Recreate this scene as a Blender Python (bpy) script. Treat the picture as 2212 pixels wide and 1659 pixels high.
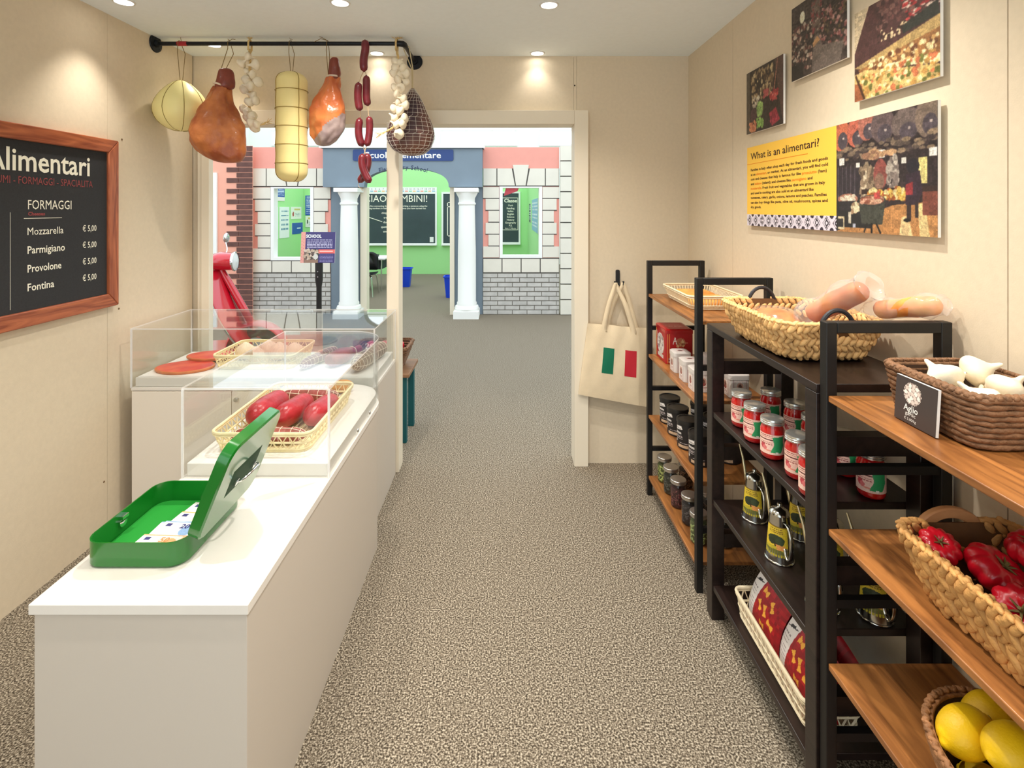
import bpy, math, random
import numpy as np
from mathutils import Matrix, Vector
for _o in list(bpy.data.objects):
    bpy.data.objects.remove(_o, do_unlink=True)
S = bpy.context.scene
COL = S.collection
PI = math.pi
rnd = random.Random(7)

# ---------------------------------------------------------------- camera, world, exposure
cam = bpy.data.cameras.new('camera')
cam.sensor_width = 36.0
cam.lens = 1100.0/2212.0*36.0
cam.shift_x = (1106-1090)/2212.0
cam.shift_y = -(829.5-453)/2212.0
cam.clip_start = 0.05
camo = bpy.data.objects.new('camera', cam)
camo.location = (0, 0, 1.5)
camo.rotation_euler = (PI/2, 0, 0)
COL.objects.link(camo)
S.camera = camo
S.cycles.transparent_max_bounces = 32

WORLD = 1.7
w = bpy.data.worlds.new('world')
S.world = w
w.use_nodes = True
w.node_tree.nodes['Background'].inputs[0].default_value = (0.84, 0.94, 1.0, 1)
w.node_tree.nodes['Background'].inputs[1].default_value = WORLD
S.view_settings.view_transform = 'Standard'
S.view_settings.look = 'None'
S.view_settings.gamma = 1.0
S.view_settings.use_curve_mapping = False
S.view_settings.exposure = 0.35

# ---------------------------------------------------------------- materials
def lin(c):
    c = c/255.0
    return c/12.92 if c <= 0.04045 else ((c+0.055)/1.055)**2.4
def L3(c):
    return (lin(c[0]), lin(c[1]), lin(c[2]), 1)
_M = {}
def nodes(name):
    m = bpy.data.materials.new(name)
    m.use_nodes = True
    nt = m.node_tree
    return m, nt, nt.nodes['Principled BSDF']
def mat(name, c, rough=0.5, metal=0.0, var=0.0, scale=30.0, bump=0.0, bscale=None, coat=0.0, c2=None, trans=0.0, alpha=1.0, sss=0.0, stretch=None, ior=1.45, detail=3.0):
    if name in _M: return _M[name]
    m, nt, b = nodes(name)
    b.inputs['Base Color'].default_value = L3(c)
    b.inputs['Roughness'].default_value = rough
    b.inputs['Metallic'].default_value = metal
    b.inputs['Coat Weight'].default_value = coat
    b.inputs['Coat Roughness'].default_value = 0.08
    b.inputs['Transmission Weight'].default_value = trans
    b.inputs['Alpha'].default_value = alpha
    b.inputs['IOR'].default_value = ior
    if sss:
        b.inputs['Subsurface Weight'].default_value = sss
        b.inputs['Subsurface Radius'].default_value = (0.01, 0.005, 0.003)
    if var or bump or c2:
        tc = nt.nodes.new('ShaderNodeTexCoord')
        src = tc.outputs['Object']
        if stretch:
            mp = nt.nodes.new('ShaderNodeMapping')
            mp.inputs['Scale'].default_value = stretch
            nt.links.new(src, mp.inputs['Vector'])
            src = mp.outputs['Vector']
        n = nt.nodes.new('ShaderNodeTexNoise')
        n.inputs['Scale'].default_value = scale
        n.inputs['Detail'].default_value = detail
        nt.links.new(src, n.inputs['Vector'])
        if var or c2:
            r = nt.nodes.new('ShaderNodeValToRGB')
            a = L3(c)
            if c2:
                d = L3(c2)
                r.color_ramp.elements[0].position = 0.35
                r.color_ramp.elements[1].position = 0.65
                r.color_ramp.elements[0].color = a
                r.color_ramp.elements[1].color = d
            else:
                r.color_ramp.elements[0].position = 0.25
                r.color_ramp.elements[1].position = 0.75
                r.color_ramp.elements[0].color = tuple(x*(1-var) for x in a[:3])+(1,)
                r.color_ramp.elements[1].color = tuple(min(1, x*(1+var)) for x in a[:3])+(1,)
            nt.links.new(n.outputs['Fac'], r.inputs['Fac'])
            nt.links.new(r.outputs['Color'], b.inputs['Base Color'])
        if bump:
            n2 = n
            if bscale:
                n2 = nt.nodes.new('ShaderNodeTexNoise')
                n2.inputs['Scale'].default_value = bscale
                n2.inputs['Detail'].default_value = 4
                nt.links.new(src, n2.inputs['Vector'])
            bp = nt.nodes.new('ShaderNodeBump')
            bp.inputs['Strength'].default_value = bump
            bp.inputs['Distance'].default_value = 0.01
            nt.links.new(n2.outputs['Fac'], bp.inputs['Height'])
            nt.links.new(bp.outputs['Normal'], b.inputs['Normal'])
    _M[name] = m
    return m
def wood(name, c1, c2, rough=0.4, scale=(3, 40, 40), dist=2.0):
    if name in _M: return _M[name]
    m, nt, b = nodes(name)
    tc = nt.nodes.new('ShaderNodeTexCoord')
    mp = nt.nodes.new('ShaderNodeMapping')
    mp.inputs['Scale'].default_value = scale
    nt.links.new(tc.outputs['Object'], mp.inputs['Vector'])
    n = nt.nodes.new('ShaderNodeTexNoise')
    n.inputs['Scale'].default_value = 1.0
    n.inputs['Detail'].default_value = 6
    n.inputs['Distortion'].default_value = dist
    nt.links.new(mp.outputs['Vector'], n.inputs['Vector'])
    r = nt.nodes.new('ShaderNodeValToRGB')
    r.color_ramp.elements[0].position = 0.32
    r.color_ramp.elements[1].position = 0.68
    r.color_ramp.elements[0].color = L3(c1)
    r.color_ramp.elements[1].color = L3(c2)
    nt.links.new(n.outputs['Fac'], r.inputs['Fac'])
    nt.links.new(r.outputs['Color'], b.inputs['Base Color'])
    b.inputs['Roughness'].default_value = rough
    bp = nt.nodes.new('ShaderNodeBump')
    bp.inputs['Strength'].default_value = 0.12
    bp.inputs['Distance'].default_value = 0.004
    nt.links.new(n.outputs['Fac'], bp.inputs['Height'])
    nt.links.new(bp.outputs['Normal'], b.inputs['Normal'])
    _M[name] = m
    return m
def printed(name='printed_picture', rough=0.45):
    if name in _M: return _M[name]
    m, nt, b = nodes(name)
    a = nt.nodes.new('ShaderNodeAttribute')
    a.attribute_name = 'Col'
    nt.links.new(a.outputs['Color'], b.inputs['Base Color'])
    b.inputs['Roughness'].default_value = rough
    _M[name] = m
    return m
def clear_sheet(name, tint=(0.97, 0.98, 0.98), ior=1.49, rough=0.0, veil=0.0):
    # thin clear sheet: see-through with a Fresnel reflection
    if name in _M: return _M[name]
    m = bpy.data.materials.new(name)
    m.use_nodes = True
    nt = m.node_tree
    nt.nodes.clear()
    out = nt.nodes.new('ShaderNodeOutputMaterial')
    tr = nt.nodes.new('ShaderNodeBsdfTransparent')
    tr.inputs['Color'].default_value = tint+(1,)
    gl = nt.nodes.new('ShaderNodeBsdfGlossy')
    gl.inputs['Roughness'].default_value = rough
    gl.inputs['Color'].default_value = (1, 1, 1, 1)
    lw = nt.nodes.new('ShaderNodeLayerWeight')
    lw.inputs['Blend'].default_value = .5
    pw = nt.nodes.new('ShaderNodeMath'); pw.operation = 'POWER'; pw.inputs[1].default_value = 5
    nt.links.new(lw.outputs['Facing'], pw.inputs[0])
    fr = nt.nodes.new('ShaderNodeMath'); fr.operation = 'MULTIPLY_ADD'
    f0 = ((ior-1)/(ior+1))**2
    fr.inputs[1].default_value = (1-f0)*.8; fr.inputs[2].default_value = f0
    nt.links.new(pw.outputs[0], fr.inputs[0])
    mx = nt.nodes.new('ShaderNodeMixShader')
    nt.links.new(fr.outputs[0], mx.inputs[0])
    nt.links.new(tr.outputs[0], mx.inputs[1])
    nt.links.new(gl.outputs[0], mx.inputs[2])
    last = mx
    if veil:
        df = nt.nodes.new('ShaderNodeBsdfDiffuse')
        df.inputs['Color'].default_value = (0.95, 0.93, 0.92, 1)
        m2 = nt.nodes.new('ShaderNodeMixShader')
        m2.inputs[0].default_value = veil
        nt.links.new(mx.outputs[0], m2.inputs[1])
        nt.links.new(df.outputs[0], m2.inputs[2])
        last = m2
    nt.links.new(last.outputs[0], out.inputs['Surface'])
    _M[name] = m
    return m
def emit(name, c, s):
    if name in _M: return _M[name]
    m, nt, b = nodes(name)
    b.inputs['Base Color'].default_value = (0.9, 0.9, 0.9, 1)
    b.inputs['Emission Color'].default_value = c+(1,)
    b.inputs['Emission Strength'].default_value = s
    _M[name] = m
    return m

# ---------------------------------------------------------------- mesh helpers
def rz_m(a): return Matrix.Rotation(a, 4, 'Z')
def rx_m(a): return Matrix.Rotation(a, 4, 'X')
def ry_m(a): return Matrix.Rotation(a, 4, 'Y')
def T(x, y, z): return Matrix.Translation((x, y, z))
class MB:
    def __init__(s):
        s.v = []; s.f = []; s.m = []; s.c = []
    def add(s, vs, fs, mi=0, M=None, cols=None):
        o = len(s.v)
        if M is not None:
            vs = [M @ Vector(p) for p in vs]
        s.v.extend([tuple(p) for p in vs])
        s.f.extend([tuple(i+o for i in f) for f in fs])
        s.m.extend([mi]*len(fs) if isinstance(mi, int) else mi)
        if cols is not None:
            while len(s.c) < len(s.f)-len(fs): s.c.append((1, 1, 1))
            s.c.extend(cols)
        return s
    def box(s, x0, x1, y0, y1, z0, z1, mi=0, M=None):
        vs = [(x0,y0,z0),(x1,y0,z0),(x1,y1,z0),(x0,y1,z0),(x0,y0,z1),(x1,y0,z1),(x1,y1,z1),(x0,y1,z1)]
        fs = [(0,3,2,1),(4,5,6,7),(0,1,5,4),(1,2,6,5),(2,3,7,6),(3,0,4,7)]
        return s.add(vs, fs, mi, M)
    def cbox(s, cx, cy, cz, sx, sy, sz, mi=0, M=None):
        return s.box(cx-sx/2, cx+sx/2, cy-sy/2, cy+sy/2, cz-sz/2, cz+sz/2, mi, M)
    def tube(s, pts, r, n=8, closed=False, cap=True, mi=0, M=None):
        P = [Vector(p) for p in pts]
        k = len(P)
        R = r if isinstance(r, (list, tuple)) else [r]*k
        vs = []; fs = []
        tg = []
        for i in range(k):
            if closed: d = P[(i+1) % k]-P[i-1]
            else: d = P[min(i+1, k-1)]-P[max(i-1, 0)]
            if d.length < 1e-9: d = Vector((0, 0, 1))
            tg.append(d.normalized())
        a = Vector((0, 0, 1)) if abs(tg[0].z) < 0.9 else Vector((1, 0, 0))
        u = tg[0].cross(a).normalized()
        for i in range(k):
            u = (u - tg[i]*u.dot(tg[i]))
            if u.length < 1e-6: u = tg[i].orthogonal()
            u.normalize()
            v = tg[i].cross(u)
            for j in range(n):
                t = 2*PI*j/n
                vs.append(P[i]+(u*math.cos(t)+v*math.sin(t))*R[i])
        m = k if closed else k-1
        for i in range(m):
            for j in range(n):
                a0 = i*n+j; a1 = i*n+(j+1) % n
                b0 = ((i+1) % k)*n+j; b1 = ((i+1) % k)*n+(j+1) % n
                fs.append((a0, a1, b1, b0))
        if cap and not closed:
            fs.append(tuple(range(n))[::-1])
            fs.append(tuple((k-1)*n+j for j in range(n)))
        return s.add(vs, fs, mi, M)
    def lathe(s, prof, n=24, mi=0, M=None, rf=None, cap0=True, cap1=True):
        vs = []; fs = []
        k = len(prof)
        for (r, z) in prof:
            for j in range(n):
                t = 2*PI*j/n
                q = r*(rf(t, z) if rf else 1.0)
                vs.append((q*math.cos(t), q*math.sin(t), z))
        for i in range(k-1):
            for j in range(n):
                fs.append((i*n+j, i*n+(j+1) % n, (i+1)*n+(j+1) % n, (i+1)*n+j))
        if cap0: fs.append(tuple(range(n))[::-1])
        if cap1: fs.append(tuple((k-1)*n+j for j in range(n)))
        return s.add(vs, fs, mi, M)
    def loft(s, rings, cap0=True, cap1=True, mi=0, M=None):
        n = len(rings[0]); vs = []; fs = []
        for r in rings: vs.extend(r)
        for i in range(len(rings)-1):
            for j in range(n):
                fs.append((i*n+j, i*n+(j+1) % n, (i+1)*n+(j+1) % n, (i+1)*n+j))
        if cap0: fs.append(tuple(range(n))[::-1])
        if cap1: fs.append(tuple((len(rings)-1)*n+j for j in range(n)))
        return s.add(vs, fs, mi, M)
    def grid(s, fn, nu, nv, mi=0, M=None, flip=False):
        vs = [fn(i/nu, j/nv) for j in range(nv+1) for i in range(nu+1)]
        fs = []
        for j in range(nv):
            for i in range(nu):
                a = j*(nu+1)+i
                q = (a, a+1, a+nu+2, a+nu+1)
                fs.append(q[::-1] if flip else q)
        return s.add(vs, fs, mi, M)
    def pic(s, p, fn, mi=0, M=None, flip=False):
        # p: Pic; its pixels become the face colours of a surface fn(u, v)
        h, wd, _ = p.a.shape
        vs = [fn(i/wd, j/h) for j in range(h+1) for i in range(wd+1)]
        fs = []; cols = []
        for j in range(h):
            for i in range(wd):
                a = j*(wd+1)+i
                q = (a, a+1, a+wd+2, a+wd+1)
                fs.append(q[::-1] if flip else q)
                cols.append(tuple(p.a[h-1-j, i]))
        return s.add(vs, fs, mi, M, cols)
    def ell(s, c, ax, n=8, k=5, mi=0, M=None):
        # ellipsoid: centre, three axis vectors
        c = Vector(c); A, B, D = [Vector(q) for q in ax]
        vs = [c-A]; fs = []
        for i in range(1, k):
            t = -PI/2+PI*i/k
            for j in range(n):
                q = 2*PI*j/n
                vs.append(c+A*math.sin(t)+(B*math.cos(q)+D*math.sin(q))*math.cos(t))
        vs.append(c+A)
        for j in range(n):
            fs.append((0, 1+(j+1) % n, 1+j))
        for i in range(k-2):
            for j in range(n):
                a = 1+i*n
                fs.append((a+j, a+(j+1) % n, a+n+(j+1) % n, a+n+j))
        e = len(vs)-1; a = 1+(k-2)*n
        for j in range(n):
            fs.append((a+j, a+(j+1) % n, e))
        return s.add(vs, fs, mi, M)
    def build(s, name, mats, parent=None, smooth=40, bevel=0, seg=2, loc=None, rot=None, label=None):
        me = bpy.data.meshes.new(name)
        me.from_pydata(s.v, [], s.f)
        mats = mats if isinstance(mats, (list, tuple)) else [mats]
        for m in mats: me.materials.append(m)
        me.polygons.foreach_set('material_index', s.m)
        if s.c:
            while len(s.c) < len(s.f): s.c.append((1, 1, 1))
            at = me.color_attributes.new('Col', 'FLOAT_COLOR', 'CORNER')
            out = np.ones((len(me.loops), 4), dtype=np.float32)
            i = 0
            for f, c in zip(s.f, s.c):
                out[i:i+len(f), :3] = [lin(255*x) for x in c]
                i += len(f)
            at.data.foreach_set('color', out.ravel())
        me.update()
        if smooth:
            me.polygons.foreach_set('use_smooth', [True]*len(me.polygons))
            me.set_sharp_from_angle(angle=math.radians(smooth))
        o = bpy.data.objects.new(name, me)
        COL.objects.link(o)
        if parent is not None: o.parent = parent
        if loc: o.location = loc
        if rot: o.rotation_euler = rot
        if bevel:
            b = o.modifiers.new('bevel', 'BEVEL')
            b.width = bevel; b.segments = seg; b.limit_method = 'ANGLE'; b.angle_limit = math.radians(50)
        if label: o['label'] = label
        return o
def tag(o, label, cat, group=None):
    o['label'] = label; o['category'] = cat
    if group: o['group'] = group
    return o
def thing(name, label, cat, loc=(0, 0, 0), rz=0.0, group=None):
    o = bpy.data.objects.new(name, None)
    o.empty_display_size = 0.05
    COL.objects.link(o)
    o.location = loc; o.rotation_euler = (0, 0, rz)
    return tag(o, label, cat, group)
def struct(o):
    o['kind'] = 'structure'
    return o
def dup(root, loc, rz=None, label=None, group=None, rot=None, scale=None):
    r = root.copy(); COL.objects.link(r)
    r.location = loc
    if rz is not None: r.rotation_euler = (r.rotation_euler[0], r.rotation_euler[1], rz)
    if rot is not None: r.rotation_euler = rot
    if scale is not None: r.scale = (scale,)*3 if not isinstance(scale, tuple) else scale
    if label: r['label'] = label
    if group: r['group'] = group
    for ch in list(root.children):
        c = ch.copy(); COL.objects.link(c); c.parent = r
        for g in list(ch.children):
            d = g.copy(); COL.objects.link(d); d.parent = c
    return r
def rrect(x0, x1, y0, y1, r, z, n=5):
    # rounded rectangle ring, counter clockwise; r may be a 4-list (SW, SE, NE, NW)
    R = r if isinstance(r, (list, tuple)) else [r]*4
    out = []
    for (cx, cy, a, q) in ((x0+R[0], y0+R[0], PI, R[0]), (x1-R[1], y0+R[1], 1.5*PI, R[1]), (x1-R[2], y1-R[2], 0, R[2]), (x0+R[3], y1-R[3], .5*PI, R[3])):
        for i in range(n+1):
            t = a+.5*PI*i/n
            out.append((cx+q*math.cos(t), cy+q*math.sin(t), z))
    return out
def resample(ring, n, closed=True):
    P = [Vector(p) for p in ring]
    if closed: P = P+[P[0]]
    d = [0]
    for i in range(1, len(P)): d.append(d[-1]+(P[i]-P[i-1]).length)
    out = []
    for k in range(n):
        t = d[-1]*k/(n if closed else n-1)
        i = 1
        while i < len(d)-1 and d[i] < t: i += 1
        q = (t-d[i-1])/max(1e-9, d[i]-d[i-1])
        p = P[i-1].lerp(P[i], q)
        out.append((p, (P[i]-P[i-1]).normalized()))
    return out
def smooth_path(pts, n):
    P = [Vector(p) for p in pts]
    P = [P[0]*2-P[1]]+P+[P[-1]*2-P[-2]]
    out = []
    k = len(P)-3
    for i in range(n):
        t = k*i/(n-1)
        j = min(int(t), k-1); t -= j
        a, b, c, d = P[j:j+4]
        out.append(0.5*((2*b)+(c-a)*t+(2*a-5*b+4*c-d)*t*t+(3*b-a-3*c+d)*t**3))
    return out
def interp(tab, x):
    xs = [q[0] for q in tab]
    return [float(np.interp(x, xs, [q[i] for q in tab])) for i in range(1, len(tab[0]))]
def sm_tab(tab, n):
    # smooth resampling of a table of tuples (first column = parameter order)
    A = np.array(tab, dtype=float)
    out = []
    P = np.vstack([2*A[0]-A[1], A, 2*A[-1]-A[-2]])
    k = len(A)-1
    for i in range(n):
        t = k*i/(n-1); j = min(int(t), k-1); t -= j
        a, b, c, d = P[j:j+4]
        out.append(tuple(0.5*((2*b)+(c-a)*t+(2*a-5*b+4*c-d)*t*t+(3*b-a-3*c+d)*t**3)))
    return out

# ---------------------------------------------------------------- text
_T = {}
def text_geo(s, bold=0.0):
    key = (s, round(bold, 4))
    if key in _T: return _T[key]
    cu = bpy.data.curves.new('t', 'FONT')
    cu.body = s
    cu.size = 1.0
    cu.resolution_u = 2
    cu.offset = bold
    ob = bpy.data.objects.new('t', cu)
    COL.objects.link(ob)
    bpy.context.view_layer.update()
    dg = bpy.context.evaluated_depsgraph_get()
    me = bpy.data.meshes.new_from_object(ob.evaluated_get(dg))
    vs = [tuple(v.co) for v in me.vertices]
    fs = [tuple(p.vertices) for p in me.polygons]
    bpy.data.objects.remove(ob, do_unlink=True)
    bpy.data.curves.remove(cu)
    bpy.data.meshes.remove(me)
    if not vs: vs = [(0, 0, 0)]; fs = []
    x0 = min(v[0] for v in vs); x1 = max(v[0] for v in vs)
    _T[key] = (vs, fs, x0, x1)
    return _T[key]
CAP = 0.73   # cap height of the built-in font at size 1
def text(mb, s, fn, x, y, h, width=None, align='l', mi=0, bold=0.0, shear=0.0):
    # h: cap height; fn(x, y) -> 3D point on the sign; width: stretch to this width
    k = h/CAP
    vs, fs, x0, x1 = text_geo(s, 0.0 if 'M' in s else bold/k)
    kx = k if width is None else width/(x1-x0)
    W = (x1-x0)*kx
    off = {'l': 0, 'c': -W/2, 'r': -W}[align]
    mb.add([fn(x+off+(v[0]-x0)*kx, y+v[1]*k) for v in vs], fs, mi)
    return W
def text_w(s, h):
    vs, fs, x0, x1 = text_geo(s)
    return (x1-x0)*h/CAP

# ---------------------------------------------------------------- pictures (printed images drawn as coloured faces)
class Pic:
    def __init__(s, wd, h, c):
        s.w = wd; s.h = h
        s.a = np.ones((h, wd, 3))*np.array(c)/255.0
        s.Y, s.X = np.mgrid[0:h, 0:wd]
        s.X = (s.X+.5)/wd; s.Y = (s.Y+.5)/h
        s.r = np.random.RandomState(wd*31+h)
    def _p(s, k, c, a=1.0):
        s.a[k] = s.a[k]*(1-a)+np.array(c)/255.0*a
    def rect(s, x0, y0, x1, y1, c, a=1.0):
        s._p((s.X >= x0) & (s.X < x1) & (s.Y >= y0) & (s.Y < y1), c, a); return s
    def ell(s, x, y, rx, ry, c, a=1.0):
        s._p(((s.X-x)/rx)**2+((s.Y-y)/ry)**2 <= 1, c, a); return s
    def poly(s, pts, c, a=1.0):
        k = np.zeros_like(s.X, dtype=bool)
        n = len(pts)
        for i in range(n):
            x0, y0 = pts[i]; x1, y1 = pts[(i+1) % n]
            if y0 == y1: continue
            cond = ((y0 > s.Y) != (y1 > s.Y)) & (s.X < (x1-x0)*(s.Y-y0)/(y1-y0)+x0)
            k ^= cond
        s._p(k, c, a); return s
    def line(s, x0, y0, x1, y1, wd, c):
        dx, dy = x1-x0, y1-y0
        L = math.hypot(dx, dy)+1e-9
        t = np.clip(((s.X-x0)*dx+(s.Y-y0)*dy)/L**2, 0, 1)
        s._p(np.hypot(s.X-x0-t*dx, s.Y-y0-t*dy) < wd, c); return s
    def noise(s, amt, cell=1):
        h, wd = s.h//cell+1, s.w//cell+1
        n = s.r.rand(h, wd, 1).repeat(cell, 0).repeat(cell, 1)[:s.h, :s.w]
        s.a = np.clip(s.a*(1+amt*(n-.5)*2), 0, 1); return s
    def soft(s, n=1, amt=.0, dark=1.0):
        # photographic softness: blur, mottling, slight darkening
        for _ in range(n):
            q = np.pad(s.a, ((1, 1), (1, 1), (0, 0)), mode='edge')
            s.a = (q[1:-1, 1:-1]*2+q[:-2, 1:-1]+q[2:, 1:-1]+q[1:-1, :-2]+q[1:-1, 2:])/6
        if amt:
            for c in (7, 3, 1): s.noise(amt, c)
        g = s.a.mean(axis=2, keepdims=True)
        s.a = np.clip((s.a*.85+g*.15)*dark, 0, 1); return s
    def dots(s, n, box, rr, cols, squash=1.0):
        for i in range(n):
            x = box[0]+s.r.rand()*(box[2]-box[0]); y = box[1]+s.r.rand()*(box[3]-box[1])
            q = rr*(.6+.8*s.r.rand())
            s.ell(x, y, q, q*squash, cols[s.r.randint(len(cols))])
        return s
    def lines(s, x0, x1, ys, hh, c, frac=0.5):
        # rows of tiny unreadable print
        for y in ys:
            x = x0
            while x < x1:
                l = (0.02+0.05*s.r.rand())*(x1-x0)*2
                s.rect(x, y, min(x+l, x1), y+hh, c); x += l+0.02*(x1-x0)*2*frac
        return s
POWER = 46
# ---------------------------------------------------------------- the room's lamps (recessed spots in the ceiling)
XR = 1.088; XL = -1.841; YB = 3.014; ZC = 2.408
YR = -1.5      # the room goes on behind the camera and is open there
def ceiling_light(x, y, label, power=20, size=125):
    t = thing('ceiling_light', label, 'ceiling light', (x, y, ZC), 0, 'recessed ceiling lights')
    a = MB(); a.lathe([(0.034, -0.001), (0.036, -0.005), (0.043, -0.004), (0.044, 0.0)], 24, cap0=False, cap1=False)
    a.build('trim_ring', mat('lamp_ring', (225, 225, 222), .4), t)
    b = MB(); b.lathe([(0.0001, -0.0015), (0.034, -0.0015)], 24, cap0=False, cap1=False)
    b.build('lamp_lens', emit('lamp_glow', (1, .96, .88), 14), t)
    l = bpy.data.lights.new('spot_lamp', 'SPOT')
    l.energy = power; l.color = (1, .94, .85); l.spot_size = math.radians(size); l.spot_blend = 0.9
    l.shadow_soft_size = 0.022
    o = bpy.data.objects.new('spot_lamp', l)
    o.location = (0, 0, -0.012); o.parent = t
    COL.objects.link(o)
    return t
for (x, y, lb) in (
    (-1.60, 2.80, 'recessed ceiling spot in the far left corner above the round yellow cheese'),
    (-0.74, 2.95, 'recessed ceiling spot against the back wall above the salami string'),
    (0.19, 2.95, 'recessed ceiling spot against the back wall over the doorway'),
    (-1.66, 2.22, 'recessed ceiling spot at the top edge of the photo, leftmost one'),
    (-0.72, 2.23, 'recessed ceiling spot at the top edge above the hanging yellow log cheese'),
    (0.197, 2.254, 'bright recessed ceiling spot at the top edge, above the doorway'),
    (-1.2, 0.9, 'recessed ceiling spot above the front end of the white counter'),
    (0.10, 1.25, 'recessed ceiling spot above the aisle'),
    (0.62, 1.45, 'recessed ceiling spot near the picture boards'),
    (0.60, 0.30, 'recessed ceiling spot above the nearest shelf rack'),
    (-0.5, -0.3, 'recessed ceiling spot behind the viewer'),
    (0.90, 2.85, 'recessed ceiling spot in the far right corner')):
    if x > 0.8: continue
    ceiling_light(x, y, lb, POWER*(.05 if y > 2.9 else .12 if y > 2.5 else .25 if y < 0 else .4 if x < -1.5 else 1), 105 if y > 2.5 else 85 if x < -1.5 else 125)

# ---------------------------------------------------------------- room shell
M_WALL = mat('beige_wall_paint', (224, 208, 182), .85, var=.03, scale=60, bump=.05, bscale=300)
M_TRIM = mat('cream_trim_paint', (240, 229, 208), .55)
M_CEIL = mat('daylight_tinted_ceiling', (240, 249, 253), .9, var=.015, scale=40)  # white paint tinted bluish in place of daylight from the hall
M_GAP = mat('dark_gap', (120, 104, 84), .9)
def carpet():
    m, nt, b = nodes('speckled_brown_carpet')
    tc = nt.nodes.new('ShaderNodeTexCoord')
    n1 = nt.nodes.new('ShaderNodeTexNoise'); n1.inputs['Scale'].default_value = 185; n1.inputs['Detail'].default_value = 3
    n2 = nt.nodes.new('ShaderNodeTexNoise'); n2.inputs['Scale'].default_value = 3.0; n2.inputs['Detail'].default_value = 3
    v = nt.nodes.new('ShaderNodeTexVoronoi'); v.inputs['Scale'].default_value = 230
    for q in (n1, n2, v): nt.links.new(tc.outputs['Object'], q.inputs['Vector'])
    r = nt.nodes.new('ShaderNodeValToRGB')
    e = r.color_ramp.elements
    e[0].position = .36; e[0].color = L3((66, 58, 48))
    e[1].position = .66; e[1].color = L3((202, 190, 170))
    k = e.new(.5); k.color = L3((126, 114, 98))
    nt.links.new(n1.outputs['Fac'], r.inputs['Fac'])
    mx = nt.nodes.new('ShaderNodeMix'); mx.data_type = 'RGBA'; mx.blend_type = 'MULTIPLY'
    mx.inputs['Factor'].default_value = .5
    nt.links.new(r.outputs['Color'], mx.inputs['A'])
    r2 = nt.nodes.new('ShaderNodeValToRGB')
    r2.color_ramp.elements[0].color = (.55, .55, .55, 1); r2.color_ramp.elements[1].color = (1, 1, 1, 1)
    r2.color_ramp.elements[0].position = .0; r2.color_ramp.elements[1].position = .5
    nt.links.new(v.outputs['Distance'], r2.inputs['Fac'])
    nt.links.new(r2.outputs['Color'], mx.inputs['B'])
    nt.links.new(mx.outputs['Result'], b.inputs['Base Color'])
    b.inputs['Roughness'].default_value = .95
    b.inputs['Specular IOR Level'].default_value = .1
    bp = nt.nodes.new('ShaderNodeBump'); bp.inputs['Strength'].default_value = .5; bp.inputs['Distance'].default_value = .006
    nt.links.new(n1.outputs['Fac'], bp.inputs['Height']); nt.links.new(bp.outputs['Normal'], b.inputs['Normal'])
    return m
M_CARPET = carpet()
a = MB(); a.box(-7, 6, YR, 16, -0.1, 0); struct(a.build('floor', M_CARPET))
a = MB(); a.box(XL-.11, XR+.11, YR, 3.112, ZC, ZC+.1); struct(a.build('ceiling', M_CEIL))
# right wall: panels with thin open joints
a = MB()
br = [YR, 1.101, 2.428, YB]
for i in range(3): a.box(XR, XR+.1, br[i]+(0.0015 if i else 0), br[i+1]-(0.0015 if i < 2 else 0), 0, ZC)
a.box(XR+.004, XR+.09, YR+.01, YB-.01, 0.01, ZC-.001, 1)
wr = struct(a.build('wall_right', [M_WALL, M_GAP]))
a = MB()
br = [YR, 2.36, YB-.012]
for i in range(2): a.box(XL-.1, XL, br[i]+(0.0008 if i else 0), br[i+1]-(0.0008 if i < 1 else 0), 0, ZC)
a.box(XL-.09, XL-.005, YR+.01, YB-.002, 0.01, ZC-.001, 1)
wl = struct(a.build('wall_left', [M_WALL, M_GAP]))
for (y, z) in ((2.449, 1.838), (2.43, 1.028), (2.34, 0.25)):
    s_ = MB(); s_.lathe([(.0001, .0025), (.004, .002), (.005, 0)], 10, M=T(XL, y, z) @ ry_m(PI/2), cap0=False, cap1=False)
    s_.build('screw', mat('brown_screw', (120, 90, 55), .5), wl)
a = MB()
X0, X1 = -1.80, .408          # opening
ZO = 2.0
y0, y1 = YB, 3.10
a.box(X1+.002, .4262, y0, y1, 0, ZC); a.box(.4275, XR, y0, y1, 0, ZC); a.box(X1+.01, XR, y0+.003, y1-.004, 0.01, ZC-.001, 1)
a.box(XL-.11, X1+.001, y0, y1, ZO+.003, ZC)
a.box(XL-.11, X0, y0, y1, 0, ZO+.003)
wb = struct(a.build('wall_back', [M_WALL, M_GAP]))
s_ = MB(); s_.lathe([(.0001, .0025), (.004, .002), (.005, 0)], 10, M=T(.415, YB, 2.235) @ rx_m(PI/2), cap0=False, cap1=False)
s_.build('screw', mat('dark_screw', (60, 50, 40), .5), wb)
a = MB(); a.box(XL-.1, XL+.15, YR-.1, YR-.001, 0, ZC); a.box(XR-.15, XR+.1, YR-.1, YR-.001, 0, ZC); struct(a.build('wall_rear', M_WALL))
# door surround
a = MB(); a.box(X1, .489, 2.970, 3.112, .0, 2.081); struct(a.build('trim_1', M_TRIM, bevel=.002))
a = MB(); a.box(-1.838, .4075, 2.970, 3.112, ZO, 2.081); struct(a.build('trim_2', M_TRIM, bevel=.002))
a = MB(); a.box(-1.77, -1.724, 2.970, YB-.001, 0, ZO-.001); a.box(-1.80, -1.7705, 2.985, YB-.001, 0, ZO-.001); struct(a.build('trim_3', M_TRIM, bevel=.002))
a = MB(); a.box(-.673, -.604, 2.905, 3.02, 0, ZO-.001); struct(a.build('trim_4', M_TRIM, bevel=.002))

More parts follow.
